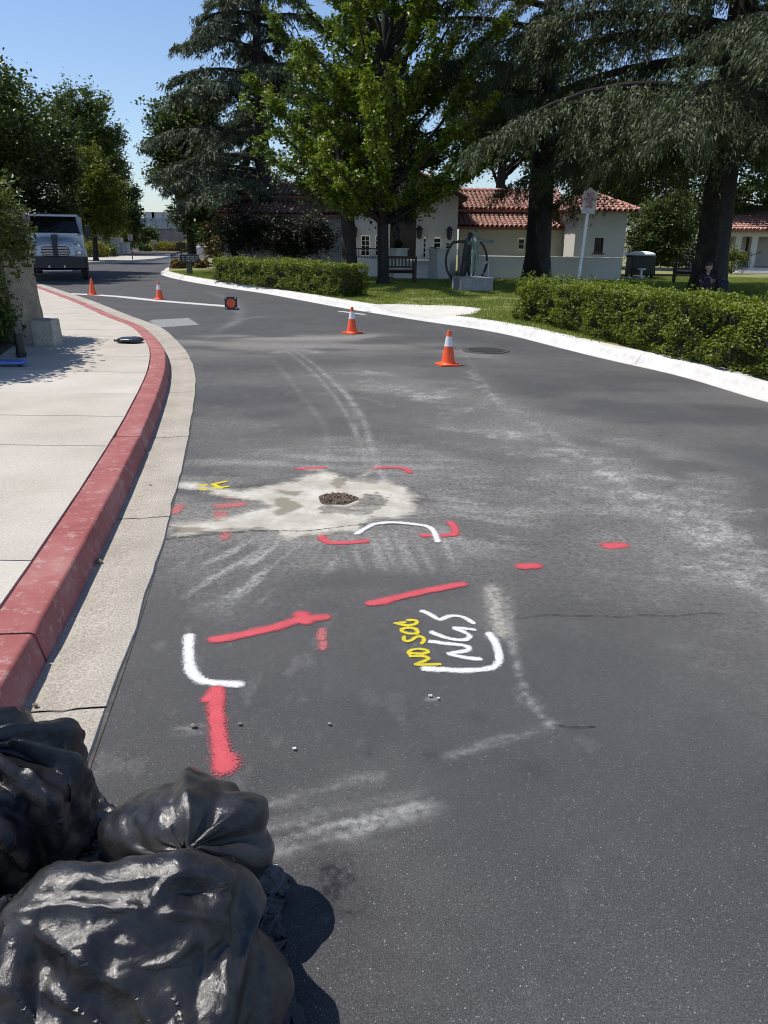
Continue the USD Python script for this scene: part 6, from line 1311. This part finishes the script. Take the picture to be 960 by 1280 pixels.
# bench before the terrace
def bench(label, x, y, w, rot, h=.9, seat=.43):
    T = thing('park_bench', label, 'bench', (x, y, .15), rot)
    P_ = lambda n_, m: part(T, n_, m, M['wood_dark'], local=True)
    for s in (-1, 1):
        P_('leg', box(s * w / 2 - .04, -.28, 0, s * w / 2 + .04, -.20, seat + .22)); P_('leg', box(s * w / 2 - .04, .22, 0, s * w / 2 + .04, .30, h)); P_('armrest', box(s * w / 2 - .045, -.32, seat + .22, s * w / 2 + .045, .22, seat + .26))
    for k in range(5): P_('seat_slat', box(-w / 2 + .045, -.27 + k * .10, seat - .03, w / 2 - .045, -.19 + k * .10, seat))
    P_('top_rail', box(-w / 2 + .042, .225, h - .09, w / 2 - .042, .275, h)); P_('lower_rail', box(-w / 2 + .042, .225, seat + .08, w / 2 - .042, .275, seat + .14))
    for k in range(int(w / .12)):
        xx = -w / 2 + .1 + k * (w - .2) / (int(w / .12) - 1); P_('back_slat', box(xx - .025, .237, seat + .142, xx + .025, .263, h - .092))
    P_('front_rail', box(-w / 2 + .042, -.265, seat - .12, w / 2 - .042, -.225, seat - .04))
p = gz(496, 354); bench('dark slatted bench seen from behind beside the ginkgo trunk', p[0] + .1, p[1] + .4, 1.05, math.pi + .1)
# right: parasol, table, bench, far veranda house
p = np.array([Xx(799, 345, 35.0), 35.0, .15]); zc_ = Z(799, 318, 35.0)
T = thing('waste_container', 'dark wheeled container with a pale domed lid right of the pavilion', 'container', p)
bw = .50; zl_ = zc_ - .03
part(T, 'body', rbox(p[0] - bw, 34.6, .27, p[0] + bw, 35.5, zl_, .04, 8), M['truck_black'], smooth=40); part(T, 'rim', rbox(p[0] - bw - .04, 34.56, zl_ - .08, p[0] + bw + .04, 35.54, zl_ - .02, .015, 6), M['rubber'])
ld = trimesh.creation.icosphere(subdivisions=3, radius=1.0); v = ld.vertices; v[:, 2] = np.maximum(v[:, 2], -.15); ld.vertices = v * [.60, .56, .15] + [p[0], 35.05, zl_ + .02]; part(T, 'lid', ld, M['canvas'], smooth=60)
for sx in (-1, 1):
    for sy in (34.72, 35.38): part(T, 'wheel', tube([(p[0] + sx * (bw - .09), sy, .25), (p[0] + sx * (bw - .03), sy, .25)], .10, 12), M['rubber'])
xq = Xx(801, 345, 34.2); zq = Z(801, 336, 34.2)
T = thing('bird_bath', 'slim white pedestal in front of the dark container', 'pedestal', (xq, 34.2, .15)); part(T, 'shaft', lathe([(0, .15), (.12, .15), (.12, .2), (.05, .26), (.045, zq - .1), (.09, zq - .05)], 14, (xq, 34.2, 0)), M['white_metal'], smooth=40); part(T, 'bowl', lathe([(.05, zq - .05), (.17, zq - .02), (.18, zq + .02), (.15, zq + .02), (0, zq)], 16, (xq, 34.2, 0)), M['white_metal'])
struct('paved_strip', prism_z([(Xx(777, 350, 33), 33.4), (Xx(815, 350, 33), 33.4), (Xx(815, 350, 33) + .5, 35.8), (Xx(777, 350, 33), 35.8)], .10, .17), M['ramp_concrete'])
p = np.array([Xx(834, 350, 30.5), 30.5, .15]); bench('dark slatted bench on the lawn right of the giant cedar', p[0] + 1.0, 30.4, 1.5, math.pi - .25)
VH = thing('veranda_house', 'far white house with square columns and a tiled porch roof at the right edge', 'building', (21, 43, .1)); Yv = 43.0
vx0, vx1 = Xx(905, 330, Yv), Xx(1080, 330, Yv)
zf = Z(930, 334, Yv); zr_ = Z(930, 297, Yv)
part(VH, 'porch_floor', box(vx0 - .5, Yv - .3, 0, vx1, Yv + 4, zf), M['stucco'])
part(VH, 'wall', wall_with(vx0 + .3, vx1, zf, zr_ + .5, Yv + 2.2, .3, [(Xx(930, 320, Yv + 2.2), zf + .002, Xx(942, 320, Yv + 2.2), zf + 1.6)]), M['stucco_warm']); part(VH, 'door', box(Xx(930, 320, Yv + 2.2), Yv + 2.3, zf, Xx(942, 320, Yv + 2.2), Yv + 2.36, zf + 1.6), M['wood_dark'])
for u in (919, 939, 968, 1000): x = Xx(u, 320, Yv); part(VH, 'column', box(x - .16, Yv - .16, zf, x + .16, Yv + .16, zr_ + .05), M['stucco'])
part(VH, 'beam', box(vx0 - .3, Yv - .2, zr_ + .052, vx1, Yv + .2, zr_ + .35), M['stucco'])
part(VH, 'roof_base', slope(vx0 - .6, vx1, Yv - .7, zr_ + .36, Yv + 3.5, zr_ + 1.7), M['tile_bed']); part(VH, 'roof_tiles', tiles(vx0 - .6, vx1, Yv - .73, zr_ + .37, Yv + 3.5, zr_ + 1.71, seed=9), M['tile_a'], kind='stuff')
rail(VH, Xx(921, 330, Yv), Xx(937, 330, Yv), zf, zf + .75, Yv - .05, 9)
for k in range(5): part(VH, 'step', box(Xx(915, 340, 41) + .3 * k, Yv - .302 - .32 * (5 - k), 0, vx1, Yv - .302 - .32 * (4 - k), zf * (k + 1) / 6 + .05), M['stucco'])
r_ = part(VH, 'stair_rail', [tube([(Xx(926, 345, 41.2), 41.2, .9), (Xx(950, 330, 42.6), 42.6, zf + .8)], .02, 6)], M['iron']); part(r_, 'balusters', [bar((Xx(926, 345, 41.2) + 1.0 * t, 41.2 + 1.4 * t, .1), (Xx(926, 345, 41.2) + 1.0 * t, 41.2 + 1.4 * t, .9 + (zf - .1) * t), .012) for t in np.linspace(0, 1, 8)], M['iron'], kind='stuff')
x, z = at(905, 325, 40); T = thing('blue_flag', 'small blue sign on a post by the veranda steps', 'sign', (x, 40, .15)); part(T, 'panel', rbox(x - .09, 39.98, z - .2, x + .09, 40.01, z + .2, .005, 4), M['blue']); part(T, 'post', tube([(x, 40.03, .1), (x, 40.03, z)], .02, 6), M['iron'])
bush('shrub', 'pale yellow-green shrub left of the veranda steps', (Xx(913, 335, 40.6), 40.6, .75), (.5, .5, .55), 'lime_leaf', 78, 1500, .10)
# round brick building far left
xb_, Yb = Xx(196, 300, 118), 118.0; Rb = 17.0; cxb, cyb = Xx(236, 300, 128) - 17.2, Yb + 12
RB = thing('round_building', 'low round brown brick building with a pale roof band', 'building', (cxb, cyb, 0))
zA, zB = Z(196, 285.5, Yb), Z(196, 272.5, Yb)
n_ = 48; ang = np.linspace(np.pi * 1.0, np.pi * 2.0, n_ + 1)
def arcwall(r, z0, z1, th=.4):
    o = [(cxb + r * math.cos(a), cyb + r * math.sin(a)) for a in ang]; i_ = [(cxb + (r - th) * math.cos(a), cyb + (r - th) * math.sin(a)) for a in ang[::-1]]; return prism_z(o + i_, z0, z1)
part(RB, 'brick_wall', arcwall(Rb, 0, zA), M['brick_far']); part(RB, 'roof_band', arcwall(Rb + .35, zA + .002, zB), M['metal_roof']); part(RB, 'roof', lathe([(0, zB + 1.0), (Rb, zB - .1)], 48, (cxb, cyb, 0)), M['metal_roof'])
for k in range(n_ // 2): a = ang[2 * k + 1]; part(RB, 'roof_seam', box(-.05, -.05, zA, .05, .05, zB).apply_transform(trimesh.transformations.rotation_matrix(a, (0, 0, 1))).apply_translation((cxb + (Rb + .38) * math.cos(a), cyb + (Rb + .38) * math.sin(a), 0)), M['metal_roof'])
for u, w in ((185, 1.4), (197, 1.0), (206, .9), (190.5, .6)): x = Xx(u, 275, Yb + 3); part(RB, 'roof_unit', box(x - w / 2, Yb + 4, zB - .2, x + w / 2, Yb + 5.5, zB + .9), M['metal_roof'])
for u in (212, 217, 222): x = Xx(u, 300, Yb); part(RB, 'pilaster', box(x - .25, cyb - math.sqrt(max(1, (Rb + .25) ** 2 - (x - cxb) ** 2)) - .15, 0, x + .25, cyb - math.sqrt(max(1, Rb ** 2 - (x - cxb) ** 2)) + .2, zA - .5), M['block'])
# white trailer roof beyond the road's end
xw0, zw0 = at(250, 316, 108); xw1, zw1 = at(278, 309, 108)
T = thing('site_trailer', 'long white trailer roof beyond the end of the road', 'trailer', ((xw0 + xw1) / 2, 108, 0)); part(T, 'roof', rbox(xw0, 106, zw1 - .3, xw1 + 4, 110, zw1 + .1, .05, 4), M['white_metal']); part(T, 'body', box(xw0 + .4, 106.4, .3, xw1 + 3.6, 109.6, zw1 - .302), M['bark_grey']); part(T, 'roof_unit', box(xw0 + 1.0, 107, zw1 + .102, xw0 + 2.0, 108.5, zw1 + .8), M['white_metal'])
for s in (xw0 + 1, xw1 + 2): part(T, 'wheel', tube([(s, 106.6, .35), (s, 106.9, .35)], .35, 14), M['rubber'])
# gate pillar with lamp pole behind the far hedge end
x, z = at(281, 300, 42); T = thing('lamp_post', 'thin pale pole left of the villa corner', 'pole', (x, 42, .15)); part(T, 'pole', tube([(x, 42, .1), (x, 42, Z(281, 278, 42))], [.06, .05], 8), M['metal_roof']); part(T, 'cap', lathe([(.07, 0), (.08, .05), (0, .1)], 8, (x, 42, Z(281, 278, 42))), M['metal_roof'])

# ------------------------------------------------------------------ figures
def body(bones, edge=.03, rounds=6):
    """bones: ((x, y, z, r), (x, y, z, r)) pairs; one smooth tapering skin."""
    ms = [manifold3d.Manifold.batch_hull([manifold3d.Manifold.sphere(r, 14).translate((x, y, z)) for x, y, z, r in bn]) for bn in bones]
    m = manifold3d.Manifold.batch_boolean(ms, manifold3d.OpType.Add).refine_to_length(edge); t = man(m); t.merge_vertices()
    trimesh.smoothing.filter_taubin(t, iterations=rounds); return t
def fingers(w, d, s, r=.009):
    """A palm and five slightly bent fingers from wrist w along d; s = sideways."""
    w, d, s = np.array(w), np.array(d, float), np.array(s, float); d /= np.linalg.norm(d); s /= np.linalg.norm(s); n_ = np.cross(d, s); B = lambda p, q, a, b_: ((*p, a), (*q, b_)); out = []
    for k in range(4):
        o = w + s * (k - 1.5) * .022; out.append(B(w + s * (k - 1.5) * .010, o + d * .085, .018, .014)); L = (.066, .078, .072, .056)[k]
        m_ = o + d * (.085 + L * .5) + n_ * .006; out += [B(o + d * .085, m_, r, r), B(m_, m_ + d * L * .5 + n_ * .02, r, r * .8)]
    th = w + d * .03 - s * .035; out += [B(w + d * .015, th, .016, .012), B(th, th + d * .045 - s * .018, .011, .009)]
    return out
# the bronze sculpture: a standing figure with outstretched arms before a broken ring, on a plinth
Ys = 24.3; p0 = np.array([Xx(600, 366, Ys), Ys, .15]); zs = Z(600, 346.5, Ys)
SC = thing('sculpture', 'green bronze figure with outstretched arms and broken ring on a concrete plinth', 'sculpture', p0)
pl0, pl1 = Xx(574.5, 356, Ys), Xx(617, 356, Ys); rot = math.radians(12)
plm = rbox(-(pl1 - pl0) / 2, 0, -.05, (pl1 - pl0) / 2, .95, zs - .15, .015, 6); plm.apply_transform(trimesh.transformations.rotation_matrix(rot, (0, 0, 1))); plm.apply_translation(((pl0 + pl1) / 2, Ys - .1, .15)); part(SC, 'plinth', plm, M['plinth'], smooth=30)
fx, fz = Xx(594, 320, Ys + .3), zs; hgt = Z(594, 287.5, Ys + .3) - zs; k_ = hgt / 1.75
def F(x, y, z, r): return (fx + x * k_, Ys + .38 + y * k_, fz + z * k_, r * k_)
bn = [(F(-.10, .0, .08, .05), F(-.085, .01, .48, .055)), (F(-.085, .01, .48, .06), F(-.06, 0, .90, .09)), (F(.03, .05, .08, .05), F(.06, .03, .48, .055)), (F(.06, .03, .48, .06), F(.07, 0, .90, .09)), (F(-.10, -.0, .05, .04), F(-.12, -.16, .035, .03)), (F(.03, .05, .05, .04), F(.05, -.11, .035, .03)),
      (F(-.06, 0, .92, .10), F(.07, 0, .92, .10), F(0, 0, 1.12, .10)), (F(0, 0, 1.10, .10), F(-.13, 0, 1.38, .07), F(.13, 0, 1.38, .07), F(0, -.02, 1.30, .11)), (F(0, 0, 1.40, .055), F(0, -.01, 1.52, .05)), (F(0, -.01, 1.60, .085), F(0, -.03, 1.66, .09), F(0, .01, 1.67, .09), F(0, -.06, 1.57, .05)), (F(0, -.11, 1.61, .018), F(0, -.095, 1.64, .014)),
      (F(.14, 0, 1.39, .05), F(.36, -.03, 1.34, .038)), (F(.36, -.03, 1.34, .038), F(.52, -.05, 1.33, .028)), (F(-.14, 0, 1.39, .05), F(-.22, .18, 1.22, .040)), (F(-.22, .18, 1.22, .040), F(-.30, .36, 1.38, .028)), (F(-.085, 0, 1.62, .02), F(-.09, 0, 1.66, .02)), (F(.085, 0, 1.62, .02), F(.09, 0, 1.66, .02))]
sc = lambda lst: [tuple((x_, y_, z_, r_ * 1.0) for x_, y_, z_, r_ in b_) for b_ in lst]
bn += fingers(F(.52, -.05, 1.33, 0)[:3], (1, -.05, .02), (0, .3, 1)) + fingers(F(-.30, .36, 1.38, 0)[:3], (-.3, .8, .4), (1, .3, 0))
part(SC, 'figure', body(bn, .03, 4), M['bronze'], smooth=True)
rc = (Xx(582, 320, Ys + .75), Z(582, 327, Ys + .75)); rr_ = (Xx(609, 320, Ys + .75) - Xx(557.5, 320, Ys + .75)) / 2; rc = ((Xx(609, 320, Ys + .75) + Xx(557.5, 320, Ys + .75)) / 2, Z(582, 326, Ys + .75))
def ringarc(a0, a1, r=rr_, w=.04):
    t = np.radians(np.linspace(a0, a1, 22)); return tube(np.stack([rc[0] + r * np.cos(t), np.full(22, Ys + .75), rc[1] + r * 1.12 * np.sin(t)], 1), np.linspace(w, w * .8, 22), 8)
part(SC, 'ring', ringarc(128, 268), M['bronze_dark'], smooth=True); part(SC, 'ring', ringarc(-70, 58), M['bronze_dark'], smooth=True)
dk = lambda x, y, z, r: (fx + x, Ys + .85 + y, fz + z, r)
part(SC, 'second_figure', body([(dk(-.30, 0, .05, .10), dk(-.20, 0, .55, .13)), (dk(-.20, 0, .55, .15), dk(-.18, 0, 1.0, .11)), (dk(-.18, 0, 1.0, .08), dk(-.42, -.05, 1.02, .045)), (dk(-.42, -.05, 1.02, .045), dk(-.62, -.08, .98, .035)), (dk(-.15, -.02, 1.12, .06), dk(-.12, -.02, 1.20, .085)), (dk(-.05, 0, .05, .09), dk(-.15, 0, .5, .12))], .04, 4), M['bronze_dark'], smooth=True)
wx, wz = at(606, 328, Ys + .3); wx1 = Xx(637, 329, Ys + .3)
wing = [(wx, 0, wz), (wx + .2, 0, wz + .05), ((wx + wx1) / 2, 0, wz + .03), (wx1, 0, wz + .02)]
w_ = sheet([[(x, Ys + .3 + d, z + (.02 if abs(d) < .05 else 0)) for d in (-.16 * s_, -.05, .05, .16 * s_)] for (x, _, z), s_ in zip(wing, (.3, 1.0, .9, .4))]); w2 = w_.copy(); w2.vertices = w2.vertices - (0, 0, .035); w2.invert()
part(SC, 'bird_wing', [w_, w2], M['white_metal'], 'pale flat bird form beside the bronze figure'); part(SC, 'support_rod', tube([(wx + .12, Ys + .3, zs - .02), (wx + .12, Ys + .3, wz + .02)], .012, 6), M['chrome'])
# somebody sitting on the grass against the big cedar
px_, py_ = Xx(882, 372, 22.9), 22.9
PS = thing('person', 'person in dark clothes sitting on the grass with knees drawn up against the cedar', 'person', (px_, py_, .15))
G = lambda x, y, z, r: (px_ + x, py_ + y, .15 + z, r)
part(PS, 'clothing', body([(G(-.10, .05, .12, .12), G(.10, .05, .12, .12), G(0, .12, .36, .13)), (G(0, .12, .36, .13), G(-.15, .12, .56, .075), G(.15, .12, .56, .075)), (G(-.11, .02, .13, .095), G(-.18, -.40, .48, .07)), (G(-.18, -.40, .48, .07), G(-.17, -.62, .10, .05)), (G(.11, .02, .13, .095), G(.16, -.36, .50, .07)), (G(.16, -.36, .50, .07), G(.20, -.60, .10, .05)),
      (G(-.17, .10, .54, .06), G(-.24, -.12, .38, .05)), (G(-.24, -.12, .38, .05), G(-.10, -.32, .44, .038)), (G(.17, .10, .54, .06), G(.25, -.10, .38, .05)), (G(.25, -.10, .38, .05), G(.10, -.30, .46, .038)), (G(-.17, -.62, .06, .05), G(-.18, -.78, .04, .04)), (G(.20, -.60, .06, .05), G(.22, -.76, .04, .04))], .035, 4), M['cloth_navy'], smooth=True)
part(PS, 'shirt_front', body([(G(-.07, .02, .50, .05), G(.07, .02, .50, .05), G(-.05, -.04, .30, .05), G(.05, -.04, .30, .05))], .03, 3), M['cloth_grey'], smooth=True)
part(PS, 'head', body([(G(0, .09, .62, .05), G(0, .08, .70, .05)), (G(0, .06, .80, .085), G(0, .09, .84, .09), G(0, .03, .74, .05)), (G(0, -.035, .78, .014), G(0, -.02, .81, .012)), (G(-.085, .08, .78, .018), G(-.088, .08, .81, .018)), (G(.085, .08, .78, .018), G(.088, .08, .81, .018))], .02, 3), M['skin'], smooth=True)
part(PS, 'hair', body([(G(0, .09, .86, .095), G(0, .13, .80, .09), G(0, .05, .90, .06))], .025, 3), M['hair'], smooth=True)
part(PS, 'hand', body(fingers(G(-.10, -.32, .44, 0)[:3], (1, -.3, .0), (0, .2, 1)), .008, 2), M['skin'], smooth=True); part(PS, 'hand', body(fingers(G(.10, -.30, .46, 0)[:3], (-1, -.3, .0), (0, .2, 1)), .008, 2), M['skin'], smooth=True)
bx, by = px_ + .42, 22.9
T = thing('backpack', 'dark backpack on the grass beside the sitting person', 'backpack', (bx, by, .15)); part(T, 'sack', rbox(bx - .17, by - .12, .15, bx + .17, by + .12, .15 + .46, .08, 10), M['cloth_navy'], smooth=True); part(T, 'pocket', rbox(bx - .12, by - .19, .19, bx + .12, by - .10, .40, .04, 8), M['cloth_navy'], smooth=True); part(T, 'strap', tube([(bx - .08, by, .60), (bx, by - .01, .66), (bx + .08, by, .60)], .015, 6), M['cloth_grey'])
